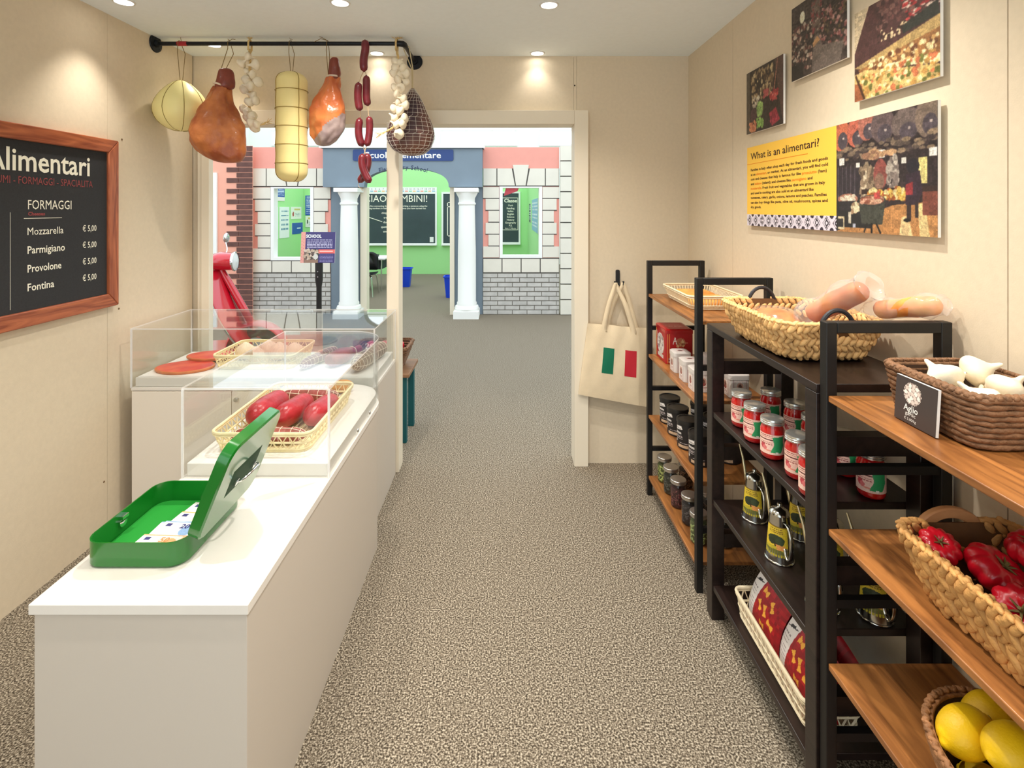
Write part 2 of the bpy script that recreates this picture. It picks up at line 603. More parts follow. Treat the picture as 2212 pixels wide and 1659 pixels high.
# ---------------------------------------------------------------- menu board on the left wall
M_BOARD = mat('chalkboard_black', (45, 45, 47), .8, var=.15, scale=180)
M_FRAME = wood('reddish_wood_frame', (134, 62, 34), (192, 108, 66), .45, (30, 3, 30))
M_FRAMEV = wood('reddish_wood_frame_upright', (134, 62, 34), (192, 108, 66), .45, (30, 30, 3))
M_CHALK = mat('chalk_white', (250, 246, 228), .9)
M_CHALKR = mat('chalk_dusty_red', (150, 72, 72), .9)
BX = -1.81
t = thing('menu_board', 'wood framed blackboard menu with chalk cheese prices on the left wall', 'menu board', (XL, 1.8, 1.44))
def wl_(x, y, z): return (x-XL, y-1.8, z-1.44)
yL, yRr, zB, zT = 1.16, 2.391, 1.054, 1.822
a = MB(); W_ = .060; d_ = BX-XL
O = [(yL, zB), (yRr, zB), (yRr, zT), (yL, zT)]; I = [(yL+W_, zB+W_), (yRr-W_, zB+W_), (yRr-W_, zT-W_), (yL+W_, zT-W_)]
for k in range(4):
    o0, o1, i0, i1 = O[k], O[(k+1) % 4], I[k], I[(k+1) % 4]
    q = [o0, o1, i1, i0]; cy_ = sum(x[0] for x in q)/4; cz_ = sum(x[1] for x in q)/4
    q = [(y+(cy_-y)*.0008, z+(cz_-z)*.0008) for y, z in q]
    a.loft([[(0.0005, y-1.8, z-1.44) for y, z in q], [(d_-.006, y-1.8, z-1.44) for y, z in q], [(d_, y-1.8+(.004 if y < cy_ else -.004)*.0, z-1.44) for y, z in q]], mi=k % 2)
a.build('frame', [M_FRAME, M_FRAMEV], t, bevel=.004)
a = MB(); a.box(.001, .020, yL+.05-1.8, yRr-.05-1.8, zB+.04-1.44, zT-.04-1.44); a.build('slate', M_BOARD, t)
bf = lambda x, y: wl_(XL+.0208, x, y)
b_ = .0005
def chalk(nm, items, m=None, lb=None):
    c = MB()
    for it in items: text(c, it[0], bf, it[1], it[2], it[3], **it[4])
    return c.build(nm, m or M_CHALK, t, smooth=0, label=lb)
chalk('title_lettering', [('Alimentari', 1.780, 1.648, .088, dict(width=.455, bold=.0018))])
chalk('heading_lettering', [('FORMAGGI', 1.945, 1.502, .038, dict(width=.195, bold=.0006))])
for i, (nm, wd) in enumerate((('Mozzarella', .158), ('Parmigiano', .165), ('Provolone', .148), ('Fontina', .115))):
    z = 1.403-.0715*i
    chalk('menu_item_lettering', [(nm, 1.943, z, .030, dict(width=wd, bold=b_))])
    chalk('price_lettering', [('€ 5,00', 2.197, z+.003, .027, dict(width=.074, bold=.0003))])
    chalk('price_lettering', [('€ 5,00', 1.826, z+.003, .027, dict(width=.074, bold=.0003, align='r'))])
for (p_, q, z0, z1) in ((1.928, 2.094, 1.466, 1.468), (1.874, 1.8755, 1.13, 1.49)):
    c = MB(); c.add([bf(p_, z0), bf(q, z0), bf(q, z1), bf(p_, z1)], [(0, 1, 2, 3)]); c.build('chalk_line', M_CHALK, t, smooth=0)
chalk('subtitle_lettering', [('SALUMI - FORMAGGI - SPACIALITA', 2.25, 1.598, .030, dict(width=.475, align='r', bold=b_))], M_CHALKR, 'dusty red chalk lettering')
chalk('subheading_lettering', [('Cheeses', 1.945, 1.478, .014, dict(width=.072, bold=.0006))], M_CHALKR, 'dusty red chalk lettering')

# ---------------------------------------------------------------- picture boards on the right wall
M_PRINT = printed()
M_WHITE = mat('white_board_edge', (245, 242, 236), .5)
FX = 1.070
def wall_board(name, label, cat, yf, yn, z0, z1, pics, group=None):
    # yf: far (left) edge, yn: near (right) edge
    t = thing(name, label, cat, (XR, (yf+yn)/2, z0), 0, group)
    ox, oy = XR, (yf+yn)/2
    a = MB(); a.box(FX+.0005-ox, FX+.008-ox, yn-oy, yf-oy, 0, z1-z0); a.build('panel', M_WHITE, t)
    a = MB()
    for yy in (yf-.05, yn+.05):
        for zz in (.04, z1-z0-.04):
            a.box(FX+.008-ox, 0, yy-.012-oy, yy+.012-oy, zz-.012, zz+.012)
    a.build('wall_spacer', M_WHITE, t)
    for (p, u0, u1, v0, v1) in pics:
        f = lambda u, v: (FX-ox, yf-(yf-yn)*(u0+(u1-u0)*u)-oy, (z1-z0)*(v0+(v1-v0)*v))
        a = MB(); a.pic(p, f); a.build('print', M_PRINT, t, smooth=0)
    return t
# market stall with coloured heaps
p = Pic(116, 110, (52, 40, 34)); p.noise(.3, 3)
p.rect(0, 0, .1, 1, (95, 84, 70)); p.dots(130, (.14, .05, .75, .5), .022, [(170, 140, 96), (120, 92, 62), (205, 180, 130), (84, 58, 44)], 1.6)
p.poly([(.78, .0), (1, 0), (1, 1), (.9, .6)], (96, 66, 56)); p.line(.86, .02, .74, .6, .012, (176, 110, 84))
p.dots(26, (.18, .45, .38, .7), .025, [(226, 216, 190), (190, 174, 150)]); p.ell(.21, .72, .09, .11, (92, 60, 62)); p.ell(.39, .66, .1, .13, (120, 130, 80))
p.dots(60, (.32, .56, .46, .76), .02, [(176, 214, 112), (146, 190, 90)]); p.dots(50, (.66, .46, .86, .6), .022, [(216, 64, 62), (240, 120, 110), (170, 40, 48)])
p.dots(40, (.5, .4, .62, .5), .022, [(190, 80, 80)]); p.poly([(.64, .78), (.82, .72), (.92, .92), (.72, .98)], (176, 40, 58)); p.dots(30, (.68, .78, .86, .94), .02, [(200, 60, 80), (150, 30, 50)])
p.dots(50, (.1, .82, .28, .98), .022, [(240, 150, 100), (226, 120, 80)]); p.dots(50, (.3, .8, .48, .95), .022, [(150, 200, 90), (120, 170, 70)])
p.soft(1, .09, .92)
wall_board('picture_board', 'smallest picture board, market stall with heaps of coloured vegetables, on the right wall', 'picture board', 2.251, 1.955, 1.831, 2.099, [(p, 0, 1, 0, 1)], 'picture boards on the right wall')
p = Pic(124, 114, (74, 60, 54)); p.noise(.3, 3)
for i in range(9):
    p.line(0, .22+.1*i, .45, .3+.045*i, .008, (40, 30, 28)); p.line(1, .2+.09*i, .55, .3+.045*i, .008, (44, 32, 30))
p.dots(160, (0, .3, .42, .9), .02, [(150, 116, 96), (190, 150, 130), (110, 60, 56), (66, 50, 44), (200, 180, 160)]); p.dots(160, (.55, .25, 1, .85), .02, [(150, 84, 80), (190, 140, 130), (110, 90, 60), (66, 50, 44)])
p.rect(.4, .1, .56, .5, (120, 100, 88)); p.dots(60, (.38, .08, .6, .5), .016, [(210, 180, 160), (90, 66, 60), (150, 60, 60)]); p.ell(.22, .2, .05, .08, (250, 236, 200))
p.poly([(.4, 1), (.44, .55), (.52, .52), (.6, .7), (.95, .78), (.9, 1)], (120, 104, 94)); p.poly([(.42, .62), (.5, .55), (.56, .62), (.43, .68)], (206, 150, 96)); p.rect(0, .8, .24, 1, (46, 38, 36)); p.noise(.1)
p.soft(1, .09, .92)
wall_board('picture_board', 'picture board of a dim crowded shop aisle, middle one along the top edge', 'picture board', 1.898, 1.591, 1.9757, 2.245, [(p, 0, 1, 0, 1)], 'picture boards on the right wall')
p = Pic(140, 128, (78, 48, 44)); p.noise(.3, 3)
p.poly([(0, 0), (.2, 0), (0, .5)], (214, 190, 150)); p.poly([(.2, 0), (1, 0), (1, .42), (0, .62), (0, .46)], (84, 50, 48)); p.dots(60, (.3, .02, .75, .3), .03, [(104, 62, 58), (70, 44, 42), (120, 80, 72)])
p.dots(120, (.62, .02, 1, .34), .022, [(206, 70, 66), (170, 40, 44), (230, 200, 180)], .5); p.dots(50, (.3, .34, .75, .45), .014, [(230, 200, 150), (60, 40, 36)]); p.poly([(.6, .38), (.98, .28), (1, .42), (.62, .46)], (50, 52, 44))
p.poly([(0, .62), (1, .42), (1, .56), (.1, .66)], (202, 164, 96)); p.poly([(.05, .66), (1, .54), (1, .82), (.15, .75)], (160, 104, 54)); p.dots(90, (.2, .6, .98, .74), .02, [(250, 226, 160), (226, 170, 96), (120, 70, 40)])
p.poly([(.42, .7), (1, .78), (1, .86), (.4, .74)], (252, 236, 176)); p.poly([(0, .7), (.15, .68), (.45, .76), (1, .88), (1, 1), (0, 1)], (230, 190, 110))
p.dots(180, (.05, .74, 1, 1), .022, [(250, 236, 170), (206, 150, 70), (240, 200, 110), (120, 120, 50), (226, 120, 70)]); p.poly([(0, .8), (.1, .82), (.14, 1), (0, 1)], (176, 96, 54)); p.line(.02, .72, .14, 1, .014, (80, 50, 30))
p.soft(1, .09, .92)
wall_board('picture_board', 'picture board of a glass deli counter full of cheese, rightmost along the top edge', 'picture board', 1.5565, 1.251, 1.828, 2.097, [(p, 0, 1, 0, 1)], 'picture boards on the right wall')
# information board
YF, YN, Z0, Z1 = 2.246, 1.258, 1.431, 1.7715
us = (YF-1.642)/(YF-YN); vb = .0490/(Z1-Z0)
py = Pic(2, 2, (255, 203, 74))
pb = Pic(230, 20, (222, 214, 226))
n_ = 11.4
for i in range(13):
    cx = (i+.45)/n_
    for s_ in (-1, 1):
        pb.line(cx-.5/n_, .5, cx, .5+s_*.55, .008*.5, (60, 44, 60)) if False else None
    pb.poly([(cx-.40/n_, .5), (cx, .02), (cx+.40/n_, .5), (cx, .98)], (58, 46, 62)); pb.poly([(cx-.34/n_, .5), (cx, .1), (cx+.34/n_, .5), (cx, .9)], (224, 216, 228))
    pb.ell(cx, .5, .2/n_, .2, (40, 32, 46)); pb.ell(cx, .5, .11/n_, .1, (228, 220, 230)); pb.ell(cx, .27, .06/n_, .1, (40, 32, 46)); pb.ell(cx, .73, .06/n_, .1, (40, 32, 46))
    pb.ell(cx+.5/n_, 0, .2/n_, .2, (50, 40, 56)); pb.ell(cx+.5/n_, 1, .2/n_, .2, (50, 40, 56))
ph = Pic(210, 192, (52, 40, 42)); ph.noise(.25, 3)
for (x, y, rx, ry, c_) in ((.06, .1, .1, .16, (214, 106, 70)), (.24, .1, .11, .14, (206, 100, 76)), (.36, .06, .1, .14, (190, 110, 90)), (.52, .1, .12, .14, (104, 84, 84)), (.74, .12, .13, .13, (116, 98, 92)), (.92, .1, .1, .16, (134, 112, 96))):
    ph.ell(x, y, rx, ry, c_); ph.ell(x+.02, y+.06, rx*.6, ry*.5, (84, 72, 80)); ph.ell(x+.03, y+.04, .012, .012, (200, 180, 170))
ph.dots(70, (.02, .22, 1, .34), .035, [(96, 80, 70), (130, 108, 88), (70, 56, 56), (150, 124, 96)], .5)
for (x, y, q) in ((.07, .35, .03), (.51, .33, .032), (.965, .37, .03), (.26, .40, .02), (.72, .41, .022)): ph.rect(x-q, y-q*1.1, x+q, y+q*1.1, (255, 250, 236))
ph.dots(20, (.3, .3, .62, .36), .04, [(206, 158, 110), (170, 120, 90)], .5)
ph.rect(0, .42, .3, .7, (54, 44, 52)); [ph.rect(.02+.05*i, .4, .03+.05*i, .7, (92, 80, 88)) for i in range(5)]
ph.poly([(.34, .38), (.37, .38), (.46, .68), (.27, .66)], (150, 128, 100)); ph.dots(90, (.29, .42, .44, .78), .018, [(226, 206, 170), (160, 134, 104), (104, 84, 66)], 1.6)
ph.ell(.50, .50, .07, .13, (150, 72, 64)); ph.ell(.49, .56, .05, .07, (150, 110, 90)); ph.dots(50, (.57, .36, .66, .66), .018, [(190, 176, 160), (134, 118, 110)], 1.6)
ph.rect(.85, .4, .92, .6, (240, 222, 130)); ph.rect(.3, .62, 1, .66, (60, 40, 36)); ph.rect(.36, .64, .86, .72, (206, 132, 50)); ph.dots(60, (.4, .62, .84, .72), .02, [(240, 190, 80), (250, 226, 150), (180, 90, 40)])
ph.rect(0, .72, .5, 1, (40, 38, 40)); ph.poly([(.5, .8), (.62, .76), (.9, .74), (1, .8), (1, 1), (.0, 1), (.1, .96), (.4, .96)], (206, 140, 76)); ph.poly([(.7, .86), (.76, .84), (.8, 1), (.68, 1)], (246, 206, 140)); ph.poly([(.84, .76), (.9, .74), (.94, 1), (.86, 1)], (250, 214, 140))
ph.rect(.88, .66, 1, .84, (140, 72, 56)); ph.ell(.8, .46, .055, .06, (38, 34, 44)); ph.poly([(.74, .52), (.86, .5), (.88, .66), (.84, .76), (.74, .76)], (58, 40, 54)); ph.poly([(.74, .6), (.8, .58), (.8, .68), (.74, .68)], (176, 50, 56)); ph.rect(.75, .76, .785, .88, (60, 44, 44)); ph.rect(.82, .74, .85, .86, (60, 44, 44)); ph.ell(.75, .88, .03, .015, (30, 26, 26))
ph.ell(.14, .70, .12, .05, (190, 122, 96)); ph.dots(20, (.06, .67, .22, .71), .018, [(246, 230, 200)], .7); ph.rect(.04, .72, .24, .80, (50, 44, 50)); ph.dots(26, (.19, .74, .28, .82), .018, [(244, 226, 180), (190, 150, 110)])
ph.poly([(.27, .72), (.55, .72), (.52, .92), (.3, .92)], (70, 72, 62)); ph.ell(.41, .72, .145, .05, (60, 60, 54)); ph.ell(.41, .715, .13, .04, (190, 130, 100)); ph.dots(30, (.3, .69, .52, .74), .022, [(226, 160, 130), (240, 190, 150), (150, 80, 60)], .6)
ph.poly([(.43, .66), (.49, .64), (.5, .7), (.44, .71)], (214, 76, 70)); ph.line(.36, .92, .33, .99, .008, (34, 30, 28)); ph.line(.41, .92, .41, .99, .01, (34, 30, 28)); ph.line(.46, .92, .5, .99, .008, (34, 30, 28))
ph.rect(.15, .82, .18, .92, (226, 216, 190)); ph.rect(.02, .86, .1, .98, (226, 206, 160)); ph.rect(.02, .88, .085, .96, (50, 48, 50)); ph.rect(.2, .92, .235, .96, (190, 196, 216)); ph.soft(1, .10, .88)
ib = wall_board('information_board', 'wide yellow information board headed What is an alimentari on the right wall', 'information board', YF, YN, Z0, Z1, [(py, 0, us, vb, 1), (pb, 0, us, 0, vb), (ph, us, 1, 0, 1)])
oy = (YF+YN)/2
rf_ = lambda x, y: (FX-.0006-XR, YF-x-oy, y-Z0)
c = MB(); o_ = MB()
text(c, 'What is an alimentari?', rf_, .033, 1.7165, .030, width=.482, bold=.0003)
o_.add([rf_(0, 1.697), rf_(.45, 1.697), rf_(.45, 1.699), rf_(0, 1.699)], [(0, 1, 2, 3)])
lines_ = ['Families in Italy often shop each day for fresh foods and goods', 'at an *alimentari*, or market. At an alimentari, you will find cold', 'cuts and cheeses that Italy is famous for like *prosciutto* (ham)', 'and *salame* (salami); and cheeses like *parmigiano* and', '*mozzarella*. Fresh fruit and vegetables that are grown in Italy', 'and used in cooking are also sold at an alimentari like', 'tomatoes, celery, garlic, onions, lemons and peaches. Families', 'can also buy things like pasta, olive oil, mushrooms, spices and', 'dry goods.']
hcap = .0106
k_ = .533/text_w(lines_[0], hcap)
for i, ln in enumerate(lines_):
    x = .034
    for wd in ln.split(' '):
        hot = wd.startswith('*')
        core = wd.strip('*,.;') if hot else wd
        tail = wd.split('*')[-1] if hot else ''
        W = text_w(core, hcap)*k_
        text(o_ if hot else c, core, rf_, x, 1.6665-.0200*i, hcap, width=W, bold=.0003)
        x += W
        if tail:
            W = text_w(tail, hcap)*k_; text(c, tail, rf_, x+.001, 1.6665-.0200*i, hcap, width=W); x += W+.001
        x += .0047*k_
c.build('body_lettering', mat('dark_brown_ink', (58, 28, 22), .6), ib, smooth=0)
o_.build('lettering', mat('orange_ink', (240, 140, 30), .6), ib, smooth=0, label='orange words and rule')

# ---------------------------------------------------------------- hall and school beyond the doorway
SY = 7.30
def fx(px): return (px-1090)/150.7
def fz(py): return 1.5-(py-453)/150.7
M_PINK = mat('salmon_pink_paint', (234, 160, 146), .8, var=.03, scale=8)
M_STONE = mat('pale_stone_paint', (228, 222, 208), .8, var=.04, scale=5)
M_GROUT = mat('dark_grey_joint', (92, 88, 84), .9)
M_BRICKG = mat('grey_brick', (196, 192, 186), .85, var=.14, scale=9)
M_BRICKD = mat('dark_brown_brick', (104, 72, 66), .85, var=.2, scale=14)
M_SLATE = mat('slate_blue_paint', (124, 138, 150), .7, var=.04, scale=5)
M_PURE = mat('white_paint', (244, 244, 240), .6)
M_GREEN = mat('mint_green_paint', (176, 236, 160), .8)
sf = thing('school_facade', 'make believe school front with slate arch, white columns and pale stone blocks', 'school facade', (0, SY, 0))
def facade_panel(x0, x1, wx0, wx1, wz0, wz1, key):
    zt, zs, zb = 2.396, fz(364), .591
    a = MB()      # backing with window hole
    for (q0, q1, r0, r1) in ((x0, wx0, 0, zt), (wx1, x1, 0, zt), (wx0, wx1, 0, wz0), (wx0, wx1, wz1, zt)):
        a.box(q0, q1, 0, .10, r0, r1)
    a.build('wall_panel', M_PINK, sf)
    g = MB(); b = MB()
    f0 = -.018
    rows = 6
    g.box(x0, x1, -.008, -.0005, wz1, zs); g.box(x0, x1, -.008, -.0005, zb, wz0)
    # top row with keystone
    cx = (wx0+wx1)/2; gp = .014
    e = [x0, x0+.20, cx-.14, cx+.14, x1-.20, x1]
    for i in (0, 1, 3, 4):
        q0 = e[i]+gp/2; q1 = e[i+1]-gp/2
        if i == 1: pts = [(q0, wz1+gp), (cx-.085, wz1+gp), (cx-.13, zs), (q0, zs)]
        elif i == 3: pts = [(cx+.085, wz1+gp), (q1, wz1+gp), (q1, zs), (cx+.13, zs)]
        else: pts = [(q0, wz1+gp), (q1, wz1+gp), (q1, zs), (q0, zs)]
        b.loft([[(x, f0, z) for x, z in pts], [(x, -.001, z) for x, z in pts]])
    pts = [(cx-.068, wz1+gp), (cx+.068, wz1+gp), (cx+.115, zs+.05), (cx-.115, zs+.05)]
    b.loft([[(x, f0, z) for x, z in pts], [(x, -.001, z) for x, z in pts]])
    hh = (wz1-wz0)/rows
    for i in range(rows):
        r0 = wz0+hh*i+gp/2; r1 = wz0+hh*(i+1)-gp/2
        ins = (0, .075, .035, .075, .035, 0)[i]
        b.box(x0+ins+.004, wx0-.02, f0, -.001, r0, r1); b.box(wx1+.02, x1-ins-.004, f0, -.001, r0, r1)
        if i: g.box(x0+ins, wx0, -.008, -.0005, r0-gp, r0); g.box(wx1, x1-ins, -.008, -.0005, r0-gp, r0)
    m_ = 4; q = (x1-x0)/m_
    for i in range(m_):
        b.box(x0+q*i+gp/2, x0+q*(i+1)-gp/2, f0, -.001, zb+gp, wz0-gp)
    b.build('stone_blocks', M_STONE, sf); g.build('block_joints', M_GROUT, sf)
    k = MB(); k.box(x0, x1, -.006, -.0005, 0, zb); n = 9; bh = zb/n
    k.build('joint_backing', mat('brick_joint', (132, 126, 116), .9), sf)
    k = MB()
    for i in range(n):
        x = x0-(.105 if i % 2 else 0)
        while x < x1:
            q0 = max(x+.005, x0); q1 = min(x+.205, x1-.002)
            if q1-q0 > .02: k.box(q0, q1, -.016, -.006, bh*i+.007, bh*(i+1)-.007)
            x += .21
    k.build('brickwork', M_BRICKG, sf)
    w_ = MB(); q = .045
    w_.box(wx0-q*.3, wx0+q*.7, -.022, .11, wz0, wz1); w_.box(wx1-q*.7, wx1+q*.3, -.022, .11, wz0, wz1)
    w_.box(wx0+q*.7, wx1-q*.7, -.022, .11, wz0, wz0+.04); w_.box(wx0+q*.7, wx1-q*.7, -.018, .11, wz1-.02, wz1)
    fr = w_.build('window_frame', M_PURE, sf)
facade_panel(fx(546), fx(715)-.002, fx(588), fx(676), fz(562), fz(404), 'l')
facade_panel(fx(1043)+.002, fx(1208), fx(1081), fx(1169), fz(557), fz(403), 'r')
# portal
a = MB(); x0, x1 = fx(706), fx(1043); ax0, ax1 = fx(793), fx(972); zs = fz(405); zt = fz(323)
n = 24; top = []; cx = (ax0+ax1)/2; hw = (ax1-ax0)/2
arc = [(cx-hw*math.cos(PI*i/n), zs+.265*math.sin(PI*i/n)**.8) for i in range(n+1)]
fr_ = [(x0, zs), (ax0-.03, zs)]
for y_ in (-.16, -.02):
    pass
xs = [x0]+[p_[0] for p_ in arc]+[x1]; zz = [zs]+[p_[1] for p_ in arc]+[zs]
vs = []; fs = []
for y_ in (-.16, -.001):
    for x, z in zip(xs, zz): vs.append((x, y_, z))
    for x, z in zip(xs, zz): vs.append((x, y_, zt))
k = len(xs)
for i in range(k-1):
    fs.append((i, i+1, k+i+1, k+i)); fs.append((2*k+i, 3*k+i, 3*k+i+1, 2*k+i+1)); fs.append((i, 2*k+i, 2*k+i+1, i+1)); fs.append((k+i, k+i+1, 3*k+i+1, 3*k+i))
fs += [(0, k, 3*k, 2*k), (k-1, 3*k-1, 4*k-1, 2*k-1)]
a.add(vs, fs); a.build('portal_header', M_SLATE, sf)
a = MB(); a.box(fx(700), fx(1047), -.20, .05, zt, zt+.05); a.box(fx(703), fx(1045), -.18, .05, zt-.0, zt+.01); a.build('cornice', M_PURE, sf)
a = MB(); a.box(fx(715), fx(779), 0, .1, 0, zs); a.box(fx(982), fx(1043), 0, .1, 0, zs); a.box(fx(715), fx(1043), .001, .1, zs+.27, zt); a.build('portal_wall', M_SLATE, sf)
a = MB(); a.box(fx(779)+.001, fx(793), -.02, .12, 0, zs); a.build('door_jamb', M_TRIM, sf)
a = MB(); a.box(fx(972), fx(982)-.001, -.02, .12, 0, zs); a.build('door_jamb', M_TRIM, sf)
for px in (752, 1008):
    x = (px-1090)/155.0
    a = MB(); M_ = T(x, -.16, 0)
    a.box(-.175, .175, -.175, .175, 0, .10, M=M_)
    a.lathe([(.16, .10), (.172, .125), (.16, .16), (.138, .17), (.14, .20), (.128, .22), (.126, .9), (.112, 1.56), (.125, 1.575), (.125, 1.595), (.112, 1.605), (.114, 1.66), (.15, 1.73), (.15, 1.745)], 32, M=M_)
    a.box(-.165, .165, -.165, .165, 1.745, 1.80, M=M_)
    a.build('column', M_PURE, sf)
a = MB(); r_ = rrect(fx(768)+.0, fx(985)-.05, fz(350), fz(325)-.0, .03, 0)
q0, q1 = fx(770), fx(982)
rr = rrect(q0, q1, fz(350), fz(326), .025, 0)
a.loft([[(x, -.175, z) for x, z, _ in rr], [(x, -.161, z) for x, z, _ in rr]])
sg = a.build('name_sign', mat('navy_blue_sign', (42, 66, 122), .5), sf)
c = MB(); text(c, 'Scuola Elementare', lambda x, y: (x, -.177, y), fx(876), fz(344), .088, width=1.06, align='c', bold=.0015)
c.build('lettering', M_PURE, sg, smooth=0)
c = MB(); s_ = 'Elementary School'; R_ = 1.35; cx_ = fx(876); cz_ = fz(352)-R_-.03; tot = .72
wds = [text_w(ch, .07)+.012 if ch != ' ' else .035 for ch in s_]; sc_ = tot/sum(wds); acc = 0
for ch, wd in zip(s_, wds):
    th = (tot/2-(acc+wd/2)*sc_)/R_; acc += wd
    if ch == ' ': continue
    def f_(x, y, th=th):
        rad = R_+y; an = th-x/R_
        return (cx_+rad*math.sin(-an), -.163, cz_+rad*math.cos(an)-.0)
    text(c, ch, f_, -text_w(ch, .07)/2*sc_, -.075, .065, width=text_w(ch, .07)*sc_, bold=.002)
c.build('lettering', mat('slate_lettering', (52, 66, 92), .6), sf, smooth=0, label='dark lettering along the arch')
# right hand quoin strip
a = MB(); x0, x1 = fx(1210), fx(1300); a.box(x0+.01, x1-.01, .0, .1, 0, fz(315)); n = 11
a.build('quoin_backing', M_GROUT, sf)
b = MB(); zt_ = fz(315)
for i in range(n): b.box(x0, x1, -.05, 0, zt_*i/n+.008, zt_*(i+1)/n-.008)
b.build('stone_blocks', M_STONE, sf)
# brick and shutter house left of the school
bh_ = thing('brick_house_facade', 'salmon house front with dark brick quoins and a green shutter, behind the scooter', 'house facade', (-4.6, 7.18, 0))
a = MB(); a.box(-1.6, 1.046, 0, .015, 0, 2.40); a.build('wall_panel', mat('salmon_orange_paint', (240, 172, 150), .8), bh_)
b = MB(); n = 32; q = 2.40/n; xr = 1.046
for i in range(n):
    wd = .36 if i % 2 else .215
    if wd == .36: b.box(xr-.36, xr-.195, -.012, -.0005, q*i+.006, q*(i+1)-.006); b.box(xr-.187, xr, -.012, -.0005, q*i+.006, q*(i+1)-.006)
    else: b.box(xr-.22, xr, -.012, -.0005, q*i+.006, q*(i+1)-.006)
b.build('brick_quoins', M_BRICKD, bh_)
a = MB(); a.box(.0, .555, -.03, -.001, .65, 2.02); a.build('shutter_frame', M_PURE, bh_)
a = MB(); a.box(.0, .46, -.045, -.031, .72, 1.93)
for i in range(22): a.box(.07, .40, -.055, -.045, .80+i*.05, .83+i*.05)
a.build('shutter', mat('dark_green_shutter', (44, 86, 78), .5), bh_)

# classroom walls, hall walls
a = MB(); a.box(-4.8, .65, 11.87, 11.97, 0, 2.75); struct(a.build('wall_classroom_back', M_GREEN))
a = MB(); a.box(-4.78, -4.68, 7.42, 11.86, 0, 2.36); struct(a.build('wall_classroom_left', M_GREEN))
a = MB(); a.box(.55, .65, 7.42, 11.86, 0, 2.36); struct(a.build('wall_classroom_right', M_GREEN))
a = MB(); M_HALL = mat('white_hall_wall', (240, 240, 236), .8)
hz0, hz1 = 3.25, 3.72; wn = [(-6.4, -4.6), (-3.9, -2.1), (-1.75, .35), (.95, 2.6)]
a.box(-7, 6, 14, 14.1, 0, hz0); a.box(-7, 6, 14, 14.1, hz1, 4.6)
e = [-7]+[q for k in wn for q in k]+[6]
for i in range(0, len(e), 2): a.box(e[i], e[i+1], 14, 14.1, hz0, hz1)
struct(a.build('wall_hall', M_HALL))
a = MB(); a.box(-7.1, -7, 3.2, 14.1, 0, 4.6); struct(a.build('wall_hall_left', M_HALL))
a = MB(); a.box(6, 6.1, 3.2, 14.1, 0, 4.6); struct(a.build('wall_hall_right', M_HALL))
for i, (p0, p1) in enumerate(wn):
    a = MB()
    a.box(p0, p1, 13.96, 14.06, hz0, hz0+.05); a.box(p0, p1, 13.96, 14.06, hz1-.05, hz1)
    for q in (p0, p0+(p1-p0)/3-.03, p0+(p1-p0)*2/3-.03, p1-.06): a.box(q, q+.06, 13.97, 14.05, hz0+.05, hz1-.05)
    wo = struct(a.build('window_%d' % (i+1), M_PURE))
    g = MB(); g.box(p0+.05, p1-.05, 14.0, 14.01, hz0+.04, hz1-.04); g.build('pane', clear_sheet('window_glass'), wo)

# things inside the classroom
s9 = 92.7
def cx9(px): return (px-1090)/s9
def cz9(py): return 1.5-(py-453)/s9
M_SLATEB = mat('green_black_slate', (58, 74, 76), .6, var=.12, scale=3)
def board(label, x0, x1, z0, z1, name='chalkboard'):
    t = thing(name, label, 'chalkboard', ((x0+x1)/2, 11.868, z0))
    h = (x1-x0)/2; H = z1-z0
    a = MB(); a.box(-h+.03, h-.03, -.02, 0, .03, H-.03); a.build('slate', M_SLATEB, t)
    a = MB(); a.box(-h, h, -.03, 0, 0, .04); a.box(-h, h, -.03, 0, H-.04, H); a.box(-h, -h+.04, -.03, 0, .04, H-.04); a.box(h-.04, h, -.03, 0, .04, H-.04)
    a.box(-h, h, -.09, -.03, -.01, .015)
    a.build('frame', M_PURE, t)
    return t
t = board('long classroom chalkboard with the greeting CIAO BAMBINI! in big white letters', -3.42, cx9(944), cz9(529), cz9(415))
ox, oz = t.location.x, t.location.z
c = MB(); f_ = lambda x, y: (x-ox, -.022, y-oz)
text(c, 'CIAO BAMBINI!', f_, cx9(788), cz9(436), .165, width=(923-788)/s9, bold=.005)
c.build('greeting_lettering', M_CHALK, t, smooth=0); c = MB()
for i, (l0, l1) in enumerate((('draw a line connecting the number to the writing a sentence using the', 0), ('matching numbers in Italian then write various you have turned out', 0))):
    text(c, l0, f_, cx9(786), cz9(446.5+5*i), .034, width=1.48-.03*i, bold=.001)
for i, wd in enumerate(('cinque', 'tre', 'due', 'quattro', 'uno')):
    text(c, wd, f_, cx9(833), cz9(462+10*i), .05, align='c', bold=.001)
c.tube([f_(cx9(793), cz9(468)), f_(cx9(826), cz9(479))], .008, 5)
c.build('lettering', M_CHALK, t, smooth=0)
a = MB(); a.box(cx9(929)-ox, cx9(937)-ox, -.05, -.02, cz9(523)-oz, cz9(512)-oz); a.build('eraser', M_PURE, t)
t = board('second chalkboard to the right of the greeting board, partly behind the door jamb', cx9(954), -.62, cz9(529), cz9(415))
a = MB(); q0, q1 = cx9(966)-t.location.x, .30
for (u0, u1, v0, v1) in ((q0, q1, .2, .22), (q0, q1, .98, 1.0), (q0, q1, .88, .9), (q0, q0+.02, .2, 1.0), (q1-.02, q1, .2, 1.0)): a.box(u0, u1, -.023, -.02, v0, v1)
a.build('chalk_lines', M_CHALK, t)
t = board('chalkboard listing school subjects under the heading Classe, seen through the right school window', -.5, cx9(1124), cz9(527), cz9(414))
ox, oz = t.location.x, t.location.z
c = MB(); f_ = lambda x, y: (x-ox, -.022, y-oz)
text(c, 'Classe', f_, cx9(1103), cz9(437), .085, align='c', bold=.003)
